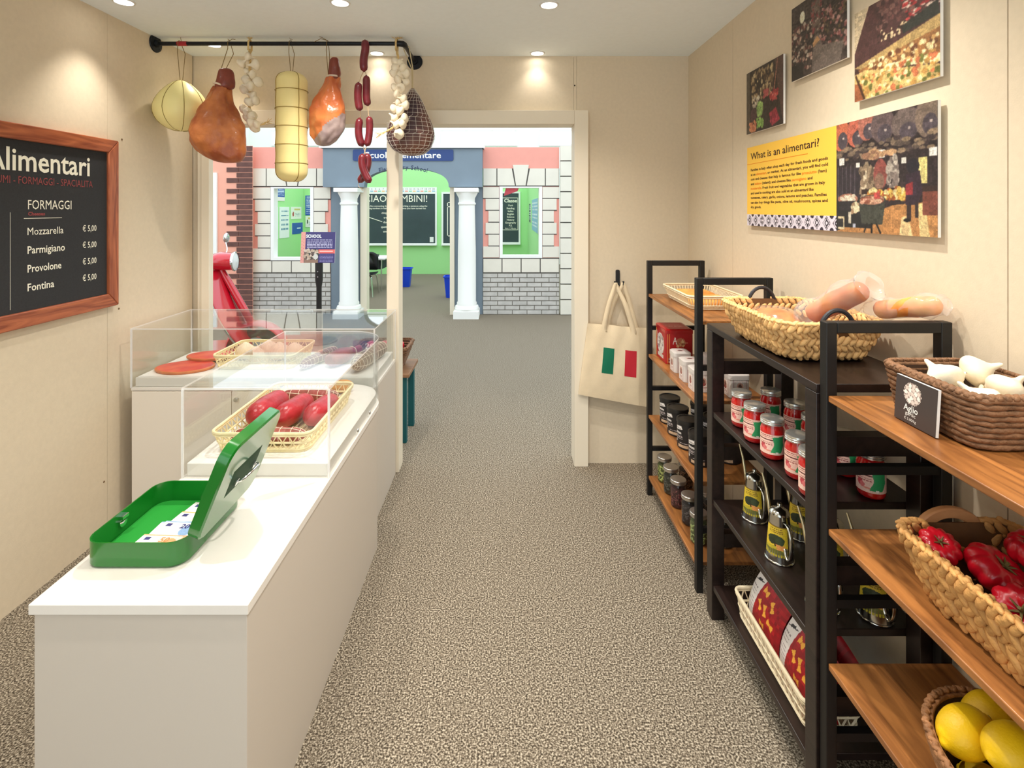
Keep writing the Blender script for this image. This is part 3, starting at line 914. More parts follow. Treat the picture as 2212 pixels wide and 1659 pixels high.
for i, wd in enumerate(('Math', 'Reading', 'Italian', 'English', 'Science', 'History', 'Geography', 'P.E.', 'Art / Music')):
    text(c, wd, f_, cx9(1103), cz9(445.5+6.2*i), .042, align='c', bold=.001)
for (u0, u1, v0, v1) in ((cx9(1078), cx9(1119), cz9(497), cz9(496)), (cx9(1078), cx9(1119), cz9(428), cz9(427)), (cx9(1118), cx9(1119), cz9(497), cz9(427)), (cx9(1085), cx9(1086), cz9(497), cz9(440))):
    c.box(u0-ox, u1-ox, -.0225, -.02, v0-oz, v1-oz)
c.build('lettering', M_CHALK, t, smooth=0)
t = thing('number_strip', 'white strip of numbers above the long chalkboard', 'number chart', (-2.5, 11.868, cz9(415)+.005))
a = MB(); a.box(-.92, .92, -.006, 0, 0, .11); a.build('strip', M_PURE, t)
a = MB(); pc = [(240, 140, 120), (120, 190, 160), (240, 180, 120), (130, 170, 200)]
for i in range(20): a.box(-.9+.09*i, -.9+.09*i+.07, -.008, -.006, .005, .03, i % 4)
a.build('colour_tabs', [mat('tab%d' % i, q, .6) for i, q in enumerate(pc)], t)
c = MB()
for i in range(20): text(c, str(i+1), lambda x, y: (x, -.0065, y), -.865+.09*i, .045, .045, align='c')
c.build('lettering', mat('grey_numerals', (120, 120, 120), .7), t, smooth=0)
def flat_poster(label, x, y, z, wd, h, pic, rz=0.0, cat='poster', name='poster', group=None):
    t = thing(name, label, cat, (x, y, z), rz, group)
    a = MB(); a.box(-wd/2, wd/2, -.008, 0, 0, h); a.build('sheet', M_PURE, t)
    a = MB(); a.pic(pic, lambda u, v: (wd*(u-.5), -.0085, h*v)); a.build('print', M_PRINT, t, smooth=0)
    return t
def lw(px): return 4.68*1100/(1090-px)     # depth on the classroom's left wall
def lwz(py, y): return 1.5-(py-453)*y/1100
def left_poster(label, px0, px1, py0, py1, pic):
    y0, y1 = lw(px0), lw(px1); ym = (y0+y1)/2; z1 = lwz(py0, ym); z0 = lwz(py1, ym)
    return flat_poster(label, -4.679, ym, z0, y1-y0, z1-z0, pic, PI/2)
p = Pic(14, 24, (250, 252, 252)); p.lines(.15, .9, [.1, .28, .46, .64], .08, (110, 150, 180))
left_poster('white alphabet sheet on the green classroom wall, cut by the left window edge', 588, 600, 447, 517, p)
p = Pic(26, 50, (250, 252, 252)); p.lines(.15, .9, [.12, .26, .40, .54, .68], .05, (110, 150, 180))
left_poster('tall white alphabet chart on the green classroom wall', 603, 624, 447, 514, p)
p = Pic(26, 28, (250, 250, 240)); p.rect(.3, .14, .9, .3, (226, 206, 120)); p.ell(.2, .6, .08, .2, (190, 70, 70)); p.lines(.4, .9, [.5, .62, .74], .06, (190, 200, 200))
left_poster('small white picture card with a yellow title bar above the blue folder', 628, 650, 447, 473, p)
p = Pic(20, 20, (30, 84, 180)); p.rect(.45, .45, .8, .56, (230, 240, 255))
left_poster('bright blue folder hanging on the green classroom wall', 630, 653, 481, 505, p)
p = Pic(20, 26, (62, 88, 176)); p.lines(.3, .95, [.1, .2, .3, .4, .5, .6], .05, (210, 220, 250)); p.rect(0, .78, 1, 1, (250, 240, 236))
left_poster('blue poster at the top of the left school window', 588, 614, 398, 434, p)
p = Pic(26, 54, (54, 96, 190)); p.lines(.1, .9, [.06, .12, .2, .26, .32, .38, .46, .52, .6, .7, .8, .88], .035, (220, 230, 250))
flat_poster('narrow blue text poster on the back classroom wall, in the left window', cx9(668.5), 11.868, cz9(465), .19, .46, p)
p = Pic(22, 26, (250, 250, 240)); p.rect(.3, .1, .9, .26, (226, 206, 120)); p.ell(.25, .5, .08, .2, (60, 80, 60)); p.lines(.4, .9, [.5, .62, .74], .06, (190, 200, 200))
flat_poster('white picture card below the narrow blue text poster', cx9(668.5), 11.868, cz9(491), .18, .26, p)
def rw(px): return .55*1100/max(6, (px-1090))
for (lb, p0, p1, q0, q1, c_) in (('tall pale blue chart on the right classroom wall', 1150, 1163, 430, 500, (150, 200, 220)), ('small dark chart beside the pale blue chart on the right classroom wall', 1144, 1147, 440, 480, (70, 84, 90))):
    y0, y1 = rw(p1), rw(p0); ym = (y0+y1)/2
    p = Pic(20, 40, c_); p.lines(.05, .95, [.1, .2, .3, .45, .55, .7, .8], .06, (225, 240, 245))
    flat_poster(lb, .549, ym, lwz(q1, ym), abs(y1-y0), lwz(q0, ym)-lwz(q1, ym), p, -PI/2)
# desk, chair, bins
t = thing('school_desk', 'white topped school desk inside the classroom, beside the door post', 'desk', (-2.95, 9.65, 0))
a = MB(); a.box(-.75, .75, -.32, .32, .575, .61); a.build('desk_top', M_PURE, t, bevel=.01)
a = MB(); a.box(-.68, .68, -.26, .26, .40, .574); a.build('book_box', mat('dark_tray', (54, 56, 58), .6), t)
for sx in (-.68, .68):
    for sy in (-.27, .27):
        a = MB(); a.tube([(sx, sy, 0), (sx, sy, .58)], .014, 8); a.build('leg', mat('chrome', (220, 222, 224), .15, 1), t)
t = thing('desk_tray', 'black flat tray lying on the white school desk', 'tray', (-2.62, 9.62, .611))
a = MB(); a.box(-.22, .22, -.12, .12, 0, .012); a.box(-.22, .22, -.12, -.105, .012, .04); a.box(-.22, .22, .105, .12, .012, .04); a.box(-.22, -.205, -.105, .105, .012, .04); a.box(.205, .22, -.105, .105, .012, .04); a.build('tray_body', mat('black_plastic', (30, 32, 34), .45), t)
t = thing('school_chair', 'black plastic school chair with chrome legs beside the white desk', 'chair', (-2.47, 8.95, 0))
a = MB(); a.grid(lambda u, v: (.2*(2*u-1), -.2+.4*v, .36+.02*(2*u-1)**2+.015*(2*v-1)**2), 8, 8); o = a.build('seat', mat('black_plastic', (30, 32, 34), .45), t); o.modifiers.new('solid', 'SOLIDIFY').thickness = .012
a = MB()
rr = rrect(-.2, .2, .42, .74, [.03, .03, .12, .12], 0, 8); hole = rrect(-.06, .06, .645, .685, .019, 0, 8)
vs = [(x, .2, z) for x, z, _ in rr]+[(x, .2, z) for x, z, _ in hole]; n = len(rr)
a.add(vs, [(i, (i+1) % n, n+(i+1) % n, n+i) for i in range(n)]); o = a.build('backrest', mat('black_plastic', (30, 32, 34), .45), t); o.modifiers.new('solid', 'SOLIDIFY').thickness = .014
for sx in (-1, 1):
    for sy in (-1, 1):
        a = MB(); a.tube(smooth_path([(sx*.12, sy*.1, .355), (sx*.17, sy*.17, .33), (sx*.19, sy*.2, .2), (sx*.21, sy*.23, .0)], 12), .012, 8); a.build('leg', mat('chrome', (220, 222, 224), .15, 1), t)
def bin_(label, x, y):
    t = thing('waste_bin', label, 'bin', (x, y, 0), 0, 'blue classroom bins')
    a = MB(); a.loft([rrect(-.12, .12, -.09, .09, .03, 0), rrect(-.15, .15, -.115, .115, .03, .34), rrect(-.165, .165, -.13, .13, .03, .345), rrect(-.165, .165, -.13, .13, .03, .365), rrect(-.145, .145, -.11, .11, .03, .365), rrect(-.115, .115, -.085, .085, .03, .02)])
    a.build('bin_body', mat('bright_blue_plastic', (24, 74, 226), .4), t)
bin_('blue bin on the classroom floor just right of the doorway post', -1.97, 9.95)
bin_('blue bin beside the right classroom door jamb', -.88, 8.75)
t = thing('pink_cloth', 'pink cloth hanging at the top of the right school window', 'cloth', (.14, SY+.114, 1.70))
a = MB(); a.grid(lambda u, v: (-.10+.20*u-.05*(1-v), .002+.012*(1+math.sin(7*u))*(1-v), .20*v+.07*u*(1-v)), 10, 6); o = a.build('cloth_panel', mat('pink_cloth', (236, 104, 120), .8), t, smooth=60); o.modifiers.new('solid', 'SOLIDIFY').thickness = .003
# SCHOOL sign stand in the hall
t = thing('school_sign_stand', 'purple SCHOOL information sign on a black post in front of the facade', 'sign stand', (-2.11, 5.79, 0))
M_BLK = mat('black_metal', (34, 32, 32), .45)
a = MB(); a.lathe([(.2, 0), (.2, .015), (.03, .03), (.029, .62), (.042, .70), (.042, .92)], 20); a.build('post', M_BLK, t)
for zz in (.74, .80): 
    s_ = MB(); s_.lathe([(.0001, .003), (.006, .002), (.007, 0)], 8, M=T(0, -.0425, zz) @ rx_m(PI/2), cap0=False, cap1=False); s_.build('screw', mat('steel', (190, 190, 190), .3, 1), t)
p = Pic(100, 92, (60, 50, 110)); p.rect(0, 0, .13, 1, (230, 160, 146)); [p.ell(.03+.05*(i % 3), i/30, .015, .012, (206, 120, 110)) for i in range(31)]
p.rect(.1, .57, .52, 1, (120, 96, 84)); p.dots(70, (.12, .58, .5, .9), .04, [(190, 164, 140), (90, 70, 64), (60, 60, 50), (210, 190, 170)]); p.ell(.44, .8, .07, .09, (214, 210, 200)); p.rect(.12, .9, .5, 1, (150, 116, 96))
p.rect(.52, .57, 1, .7, (236, 104, 92)); p.rect(.55, .61, .94, .64, (255, 220, 210)); p.lines(.18, .92, [.25, .30, .35, .40, .45, .50], .02, (214, 208, 230)); p.lines(.56, .95, [.74, .78, .82, .86, .90, .94], .015, (150, 144, 190))
q = thing('x', 'x', 'x'); bpy.data.objects.remove(q)
pn = MB(); PM = T(0, -.05, .90) @ rx_m(-.10) @ rz_m(.06)
pn.box(-.19, .19, 0, .008, 0, .35, M=PM); po = pn.build('sign_panel', M_WHITE, t)
pn = MB(); pn.pic(p, lambda u, v: (-.19+.38*u, -.0006, .35*v), M=PM); pn.build('print', M_PRINT, t, smooth=0)
c = MB(); text(c, 'SCHOOL', lambda x, y: PM @ Vector((x, -.0012, y)), -.135, .285, .036, width=.17, bold=.002); c.build('lettering', M_PURE, t, smooth=0)

# ---------------------------------------------------------------- red scooter in the hall
M_RED = mat('glossy_red_paint', (206, 22, 44), .18, coat=1.0)
M_CHR = mat('chrome', (220, 222, 224), .15, 1)
M_RUB = mat('black_rubber', (26, 26, 28), .7)
t = thing('motor_scooter', 'glossy red motor scooter in the hall, behind the glass counter', 'scooter', (-2.57, 4.62, 0), .12)
for x in (.31, -.82):
    a = MB(); a.tube([(x+.17*math.cos(2*PI*i/28), 0, .21+.17*math.sin(2*PI*i/28)) for i in range(28)], .045, 10, closed=True); wh = a.build('wheel', M_RUB, t)
    a = MB(); a.lathe([(.13, -.04), (.13, .04)], 24, M=T(x, 0, .21) @ rx_m(PI/2)); a.build('rim', mat('grey_rim', (180, 182, 184), .3, .8), wh)
a = MB()   # front fender: a domed shell over the wheel
def fend(u, v):
    an = PI*(.02+.96*u); w_ = (v-.5)*2; r_ = .265-.03*w_*w_
    return (.31+r_*1.04*math.cos(an), .095*w_*(.75+.25*math.sin(an)), .215+r_*math.sin(an)*1.02)
a.grid(fend, 24, 10); o = a.build('front_fender', M_RED, t); o.modifiers.new('solid', 'SOLIDIFY').thickness = .006
a = MB()   # leg shield
def shield(u, v):
    w_ = (u-.5)*2; hw = (.13+.14*math.sin(PI*min(1, v*1.02))**.7) if v < 1 else .13
    z = .26+.70*v; x = .30-.36*v+.05*v*v-.07*w_*w_
    return (x, hw*w_, z)
a.grid(shield, 16, 20); o = a.build('leg_shield', M_RED, t); o.modifiers.new('solid', 'SOLIDIFY').thickness = .012
a = MB(); pts = [Vector(shield(0, v/20))-Vector((0, .004, 0)) for v in range(21)]; a.tube(pts, .010, 8); a.build('shield_trim', M_CHR, t)
a = MB(); pts = [Vector(shield(1, v/20))+Vector((0, .004, 0)) for v in range(21)]; a.tube(pts, .010, 8); a.build('shield_trim', M_CHR, t)
a = MB(); a.loft([[(.31+q*.0-.36*v+.03, .045*math.cos(2*PI*j/12)*k, .30+.66*v+.0) if False else (.33-.35*v+.035*k*math.cos(2*PI*j/12)+.02, .035*k*math.sin(2*PI*j/12), .30+.66*v) for j in range(12)] for v, k in ((0, .5), (.1, 1), (.5, 1.1), (.9, 1), (1, .8))]); a.build('horn_cover', M_RED, t)
a = MB()
a.loft([[(x+0*j, ry_*math.cos(2*PI*j/20), z+rz_*math.sin(2*PI*j/20)) for j in range(20)] for x, ry_, rz_, z in ((-.16, .05, .04, 1.0), (-.10, .12, .07, 1.02), (0.0, .13, .085, 1.035), (.08, .095, .08, 1.03), (.11, .085, .075, 1.03))]); a.build('headset', M_RED, t)
a = MB(); a.lathe([(.086, 0), (.09, .012), (.082, .02)], 24, M=T(.105, 0, 1.03) @ ry_m(PI/2), cap0=False, cap1=False); hl = a.build('headlight_ring', M_CHR, t)
a = MB(); a.lathe([(.0001, .03), (.05, .025), (.082, .012)], 24, M=T(.105, 0, 1.03) @ ry_m(PI/2), cap0=False, cap1=False); a.build('headlight_glass', mat('headlight_glass', (230, 235, 235), .1), hl)
for sy in (-1, 1):
    a = MB(); a.tube([(-.06, sy*.11, 1.03), (-.10, sy*.22, 1.035)], .018, 10); a.tube([(-.10, sy*.22, 1.035), (-.13, sy*.34, 1.03)], .021, 10, mi=1); a.build('handle_grip', [M_RED, M_RUB], t)
    a = MB(); a.tube([(-.02, sy*.16, 1.01), (.02, sy*.24, 1.0), (-.02, sy*.34, .985)], .006, 6); a.build('brake_lever', M_CHR, t)
    a = MB(); a.tube(smooth_path([(-.04, sy*.15, 1.06), (-.03, sy*.2, 1.12), (-.06, sy*.24, 1.2)], 8), .005, 6); ms = a.build('mirror_stem', M_CHR, t)
    a = MB(); a.ell((-.06, sy*.26, 1.23), ((.022, 0, 0), (0, .055, 0), (0, 0, .05)), 14, 8); a.build('mirror', M_CHR, ms)
a = MB(); a.loft([rrect(-.45, .18, -.17, .17, .05, .22), rrect(-.45, .24, -.19, .19, .05, .24), rrect(-.45, .24, -.19, .19, .05, .27)]); a.build('floorboard', M_RED, t)
a = MB()
def rear(z0, prof): return [[(cx_+rx_*math.cos(2*PI*j/24), ry_*math.sin(2*PI*j/24), z) for j in range(24)] for z, cx_, rx_, ry_ in prof]
a.loft(rear(0, ((.28, -.78, .30, .10), (.32, -.78, .40, .19), (.42, -.78, .43, .225), (.55, -.77, .40, .20), (.66, -.74, .34, .15), (.72, -.72, .30, .12)))); a.build('rear_body', M_RED, t)
a = MB(); a.loft([rrect(-1.02, -.40, -.14, .14, .1, .70), rrect(-1.06, -.36, -.16, .16, .1, .74), rrect(-1.05, -.38, -.15, .15, .1, .80), rrect(-.98, -.44, -.10, .10, .08, .825)]); a.build('seat', mat('black_vinyl', (28, 26, 26), .4), t)
from mathutils import noise as NZ
# ---------------------------------------------------------------- white counters and clear display covers
M_LAM = mat('white_laminate', (236, 230, 222), .35, var=.01, scale=20)
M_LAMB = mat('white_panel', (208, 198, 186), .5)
M_STEEL = mat('steel', (190, 190, 190), .3, 1)
M_ACR = clear_sheet('clear_acrylic')
M_EDGE = clear_sheet('acrylic_polished_edge', (1, 1, 1), veil=.62)
ZF = .638; ZFD = .680
CX0, CX1, CY0, CY1 = -1.04, -.56, 1.111, 2.408
t = thing('display_counter', 'long low white counter with a rounded far corner, running along the aisle', 'counter', (-.80, 1.76, 0))
ox, oy = -.80, 1.76
def rr_(x0, x1, y0, y1, r, z): return [(x-ox, y-oy, zz) for x, y, zz in rrect(x0, x1, y0, y1, r, z, 10)]
a = MB(); R4 = [.002, .002, .16, .002]
a.loft([rr_(CX0+.006, CX1-.006, CY0+.008, CY1, R4, 0), rr_(CX0+.006, CX1-.006, CY0+.008, CY1, R4, ZF-.024)]); a.build('counter_body', M_LAMB, t)
a = MB(); a.loft([rr_(CX0, CX1, CY0, CY1, R4, ZF-.0235), rr_(CX0, CX1, CY0, CY1, R4, ZF)]); a.build('counter_top', M_LAM, t, bevel=.006)
a = MB(); a.loft([rr_(CX0+.012, CX1-.012, 1.646, CY1-.012, [.004, .004, .15, .004], ZF+.0005), rr_(CX0+.012, CX1-.012, 1.646, CY1-.012, [.004, .004, .15, .004], ZFD)]); a.build('display_deck', M_LAM, t, bevel=.002)
def clear_cover(name, label, x0, x1, y0, y1, R, z0, z1, scr):
    t = thing(name, label, 'display cover', ((x0+x1)/2, (y0+y1)/2, z0))
    ox, oy = (x0+x1)/2, (y0+y1)/2; H = z1-z0; th = .006
    def rr(d, z):
        return rrect(x0+d-ox, x1-d-ox, y0+d-oy, y1-d-oy, [max(.001, q-d) for q in R], z, 12)
    a = MB(); a.loft([rr(0, 0), rr(0, H-th)], cap0=False, cap1=False); a.loft([rr(th, 0), rr(th, H-th)], cap0=False, cap1=False)
    for k in (0, 1): a.loft([rr(0, H-th), rr(0, H)], cap0=(k == 0), cap1=(k == 1)) if False else None
    n = len(rr(0, 0)); a.add(rr(0, H), [tuple(range(n))]); a.add(rr(th, H-th), [tuple(range(n))[::-1]])
    a.build('clear_panels', M_ACR, t, smooth=30)
    e = MB(); e.loft([rr(-.0003, H-th), rr(-.0003, H)], cap0=False, cap1=False)
    for (i, (cx, cy)) in enumerate(((x0, y0), (x1, y0), (x1, y1), (x0, y1))):
        if R[i] < .01:
            sx = 1 if cx == x0 else -1; sy = 1 if cy == y0 else -1
            q = sorted((cx-ox-sx*.0003, cx-ox+sx*th)); p = sorted((cy-oy-sy*.0003, cy-oy+sy*th))
            e.box(q[0], q[1], p[0], p[1], 0, H-th)
    e.build('polished_edges', M_EDGE, t, smooth=30)
    for (p, rot) in scr:
        s_ = MB(); s_.lathe([(.0001, .004), (.006, .0035), (.008, 0)], 12, M=T(p[0]-ox, p[1]-oy, p[2]-z0) @ rot, cap0=False, cap1=False); s_.build('screw', M_STEEL, t)
    return t
clear_cover('clear_cover', 'clear acrylic cover with a rounded corner over the near salami basket', CX0+.002, CX1-.002, 1.634, CY1-.003, [.002, .002, .155, .002], ZF+.0003, .928,
    [((-.805, 1.634, .659), rx_m(PI/2)), ((CX1-.002, 1.95, .655), ry_m(PI/2)), ((CX1-.002, 2.12, .655), ry_m(PI/2))])
RX0, RX1, RY0, RY1 = -1.78, -.62, 2.425, 2.896
ZR = .652; ZRD = .697
t = thing('corner_counter', 'white low cupboard counter across the back, between the left wall and the door post', 'counter', (-1.2, 2.66, 0))
ox, oy = -1.2, 2.66
a = MB(); a.box(RX0-ox, RX1-ox, RY0+.016-oy, RY1-oy, 0.0, ZR-.0155); a.build('counter_body', M_LAMB, t)
a = MB(); a.box(RX0-ox, RX1-ox, RY0-oy, RY1-oy, ZR-.015, ZR); a.build('counter_top', M_LAM, t, bevel=.002)
a = MB(); a.box(RX0+.012-ox, RX1-.012-ox, RY0+.012-oy, RY1-.012-oy, ZR+.0003, ZRD); a.build('display_deck', M_LAM, t, bevel=.004)
for (q0, q1) in ((RX0+.004, -1.303), (-1.299, -.84)):
    a = MB(); a.box(q0-ox, q1-ox, RY0-oy, RY0+.0155-oy, .03, ZR-.018); d = a.build('door', mat('cream_door_panel', (240, 230, 216), .5), t, bevel=.0015)
    kx = -1.272 if q0 > -1.35 else -1.74
    if q0 > -1.35:
        a = MB(); a.lathe([(.0001, .022), (.009, .021), (.011, .015), (.006, .008), (.006, 0)], 16, M=T(kx-ox, RY0-oy, .60) @ rx_m(PI/2), cap0=False, cap1=False); a.build('knob', M_STEEL, d)
clear_cover('clear_cover', 'wide clear acrylic cover over the back counter with ham slices', RX0-.002, RX1+.002, RY0-.001, RY1, [.002]*4, ZR+.0003, .935, [])

# ---------------------------------------------------------------- green cash box with notes
M_GRN = mat('green_enamel', (16, 112, 30), .22, coat=.6)
M_GRN2 = mat('dark_green_inside', (8, 84, 24), .4)
bx0, bx1, by0, by1 = -1.018, -.772, 1.222, 1.505
t = thing('cash_box', 'open green metal cash box on the near end of the white counter', 'cash box', (bx0, by0, ZF))
W, Dp = bx1-bx0, by1-by0
a = MB(); q = .003
Rb = [.042]*4
rings = [rrect(0+.004, W-.004, .004, Dp-.004, [.038]*4, .0004, 8), rrect(0, W, 0, Dp, Rb, .006, 8), rrect(0, W, 0, Dp, Rb, .062, 8), rrect(q, W-q, q, Dp-q, [r-q for r in Rb], .062, 8), rrect(q, W-q, q, Dp-q, [r-q for r in Rb], .004, 8)]
a.loft(rings); a.build('box_base', M_GRN, t, smooth=35)
a = MB(); a.loft([rrect(q+.001, W-q-.001, q+.001, Dp-q-.001, [.036]*4, .0042, 8), rrect(q+.001, W-q-.001, q+.001, Dp-q-.001, [.036]*4, .0050, 8)]); a.build('felt_floor', mat('green_felt', (20, 140, 40), .8), t)
LM = T(W, 0, .0625) @ ry_m(math.radians(112))
a = MB(); k = .002; Rl = [.042]*4
def lr(d, z, e=0): return rrect(-W-k+d, k*0-d, -0.001+d, Dp+.001-d, [max(.004, r-d) for r in Rl], z, 8)
a.loft([lr(q, .004), lr(q, .026)][::-1]+[lr(q, .001), lr(0, .001), lr(0, .027), lr(.005, .031)], cap0=True, cap1=True, M=LM)
a.build('lid', M_GRN, t, smooth=35)
lid = t.children[-1] if t.children else None
lid = [o for o in t.children if o.name.startswith('lid')][0]
a = MB(); cxl, cyl = -W/2, Dp/2
a.loft([[(cxl-.036, cyl-.075, .0312), (cxl+.036, cyl-.075, .0312), (cxl+.036, cyl+.075, .0312), (cxl-.036, cyl+.075, .0312)], [(cxl-.024, cyl-.060, .0318), (cxl+.024, cyl-.060, .0318), (cxl+.024, cyl+.060, .0318), (cxl-.024, cyl+.060, .0318)]], M=LM)
a.build('handle_recess', mat('shaded_green_recess', (10, 62, 26), .7), lid, smooth=0)  # green darkened to paint in the shade of a sunken recess
a = MB(); a.tube(smooth_path([(cxl+.008, cyl-.045, .034), (cxl-.004, cyl-.042, .048), (cxl-.012, cyl-.02, .054), (cxl-.012, cyl+.02, .054), (cxl-.004, cyl+.042, .048), (cxl+.008, cyl+.045, .034)], 20), .0035, 8, M=LM)
for s_ in (-1, 1): a.cbox(cxl+.006, cyl+s_*.045, .035, .016, .014, .008, M=LM)
a.build('handle', M_CHR, lid)
a = MB(); LK = T(q, Dp*.45, .036) @ ry_m(PI/2); a.lathe([(.013, 0), (.013, .006), (.008, .010), (.0001, .010)], 16, M=LK, cap0=False); a.cbox(q+.006, Dp*.45, .050, .012, .022, .008); a.build('lock', M_CHR, t)
a = MB(); a.tube([(W+.002, .045, .062), (W+.002, Dp-.045, .062)], .0035, 8); a.build('hinge', M_GRN, t)
M_INK = mat('indigo_ink', (44, 40, 110), .6)
def note(label, x, y, z, rz, num, tint, tint2):
    t = thing('banknote', label, 'banknote', (x, y, z), rz, 'banknotes in the cash box')
    p = Pic(48, 26, (250, 246, 238)); p.rect(.42, .1, .97, .95, tint2, .55); p.ell(.7, .55, .16, .35, tint, .8); p.rect(0, .0, 1, .06, tint, .7); p.rect(0, .94, 1, 1, tint, .7); p.rect(.9, 0, 1, 1, tint, .5)
    p.rect(.10, .14, .22, .34, (60, 60, 120)); p.noise(.05)
    L_, h_ = .120, .064
    a = MB(); a.box(-L_/2, L_/2, -h_/2, h_/2, 0, .0006); a.build('paper', mat('note_paper', (250, 246, 238), .8), t)
    a = MB(); a.pic(p, lambda u, v: (L_*(u-.5), h_*(v-.5), .0008)); a.build('print', M_PRINT, t, smooth=0)
    a = MB(); text(a, num, lambda x, y: (x, y, .0011), -.004, .004, .018, bold=.0008); a.build('lettering', M_INK if num != '50' else mat('orange_numerals', (236, 140, 90), .6), t, smooth=0)
zb = ZF+.0052
note('white banknote at the far end of the cash box', -.848, 1.452, zb, -.12, '5', (190, 190, 186), (232, 232, 228))
note('orange tinted banknote between the far white note and the 20 note', -.855, 1.405, zb+.0014, -.10, '10', (240, 160, 70), (250, 222, 170))
note('blue 20 banknote in the middle of the fan in the cash box', -.868, 1.358, zb+.0042, -.08, '20', (120, 160, 210), (206, 222, 240))
note('blue banknote peeking out under the 20 banknote', -.876, 1.362, zb+.0028, .02, '20', (120, 160, 210), (206, 222, 240))
note('orange 50 banknote nearest the front of the cash box', -.885, 1.300, zb+.0056, -.05, '50', (240, 150, 90), (250, 226, 190))

# ---------------------------------------------------------------- baskets
M_REED = mat('pale_reed', (246, 226, 178), .6, var=.12, scale=60)
M_REEDW = mat('bleached_reed', (240, 224, 190), .6, var=.1, scale=60)
def open_basket(t, x0, x1, y0, y1, h, flare, M_=None, pat='zig', rr=.035, pitch=.035, rad=.0035, floor=True):
    # openwork basket, base at z=0, centred on its thing
    M_ = M_ or M_REED
    def ring(f, z): 
        d = flare*(1-f); return rrect(x0+d, x1-d, y0+d, y1-d, rr, z, 5)
    a = MB(); a.tube(ring(1, h), rad*1.5, 8, closed=True); a.tube(ring(.97, h-.008), rad*1.1, 8, closed=True); a.build('rim', M_, t)
    a = MB(); a.tube(ring(0, .004), rad*1.2, 6, closed=True); a.tube(ring(.12, .011), rad*1.1, 6, closed=True)
    if pat != 'vert': a.tube(ring(.5, h*.5), rad, 6, closed=True)
    else: a.tube(ring(.33, h*.3), rad, 6, closed=True)
    per = 2*(x1-x0+y1-y0); n = int(per/pitch)//2*2
    lo = resample(ring(.05, .008), n*2); mi_ = resample(ring(.5, h*.5), n*2); up = resample(ring(1, h-.004), n*2)
    if pat == 'zig':
        for i in range(n):
            b0 = lo[2*i][0]; m0 = mi_[(2*i+1) % (2*n)][0]; b1 = lo[(2*i+2) % (2*n)][0]
            a.tube([b0, m0, b1], rad*.8, 5); 
            u0 = up[2*i][0]; u1 = up[(2*i+2) % (2*n)][0]
            a.tube([u0, m0, u1], rad*.8, 5)
    else:
        for i in range(2*n):
            a.tube([lo[i][0], up[i][0]], rad*.75, 5)
    a.build('openwork_side', M_, t)
    if floor:
        a = MB(); x = x0+flare+.01
        while x < x1-flare-.008:
            a.box(x, x+.012, y0+flare+.004, y1-flare-.004, .003, .0055); x += .0145
        y = y0+flare+.03
        while y < y1-flare-.02:
            a.box(x0+flare+.004, x1-flare-.004, y, y+.008, .0006, .003); y += .06
        a.build('slatted_floor', M_, t)
def lump_basket(t, hx0, hy0, hx1, hy1, h, rows, size, M_, r0=.05, r1=.07, rim=True, thick=.012, seed=1, cut=None):
    # plaited basket: hx0/hy0 half sizes at the base, hx1/hy1 at the rim, solid wall with plaited strands
    R = random.Random(seed)
    def ring(f, z, d=0):
        hx = hx0+(hx1-hx0)*f-d; hy = hy0+(hy1-hy0)*f-d; r = max(.01, r0+(r1-r0)*f-d)
        return rrect(-hx, hx, -hy, hy, r, z, 6)
    a = MB()
    fs = [0, .25, .5, .75, 1]
    a.loft([ring(f, .003+(h-.006)*f, .004) for f in fs]+[ring(f, max(.008, h*f), thick) for f in fs[::-1]])
    a.build('wall_core', mat('dark_plait_core', (96, 62, 30), .8, var=.2, scale=50), t)
    a = MB()
    for k in range(rows):
        f = (k+.5)/rows; z = max(h*f, size*.66)
        rg = ring(f, z, .001)
        per = sum((Vector(rg[i])-Vector(rg[i-1])).length for i in range(len(rg)))
        n = int(per/(size*.62))
        for i, (p, tg) in enumerate(resample(rg, n)):
            if cut and cut(p.x, p.y, z): continue
            N = Vector((tg.y, -tg.x, 0)); U = Vector((0, 0, 1))
            al = (.95 if k % 2 else -.95)+R.uniform(-.2, .2)
            L_ = tg*math.cos(al)+U*math.sin(al); B = N.cross(L_)
            s_ = size*R.uniform(.85, 1.15)
            a.ell(p+N*R.uniform(-.001, .002), (L_*s_*.68, B*s_*.30, N*s_*.26), 8, 6)
    # plaits on the inner face too
    for k in range(rows//2, rows):
        f = (k+.5)/rows; z = h*f
        rg = ring(f, z, thick)
        per = sum((Vector(rg[i])-Vector(rg[i-1])).length for i in range(len(rg)))
        n = int(per/(size*.7))
        for i, (p, tg) in enumerate(resample(rg, n)):
            if cut and cut(p.x, p.y, z): continue
            N = Vector((tg.y, -tg.x, 0)); U = Vector((0, 0, 1))
            al = (.95 if k % 2 else -.95)+R.uniform(-.2, .2)
            L_ = tg*math.cos(al)+U*math.sin(al); B = N.cross(L_)
            a.ell(p, (L_*size*.6, B*size*.28, N*size*.16), 6, 4)
    if rim:
        rg = ring(1, h, thick*.4)
        per = sum((Vector(rg[i])-Vector(rg[i-1])).length for i in range(len(rg)))
        n = int(per/(size*.55))
        for p, tg in resample(rg, n):
            if cut and cut(p.x, p.y, h): continue
            N = Vector((tg.y, -tg.x, 0)); L_ = (tg*.86+N*.5+Vector((0, 0, R.uniform(-.1, .1)))).normalized(); B = Vector((0, 0, 1)).cross(L_).normalized(); C_ = L_.cross(B)
            a.ell(p, (L_*size*.58, B*size*.21, C_*size*.20), 8, 6)
    a.build('plaited_strands', M_, t, smooth=80)
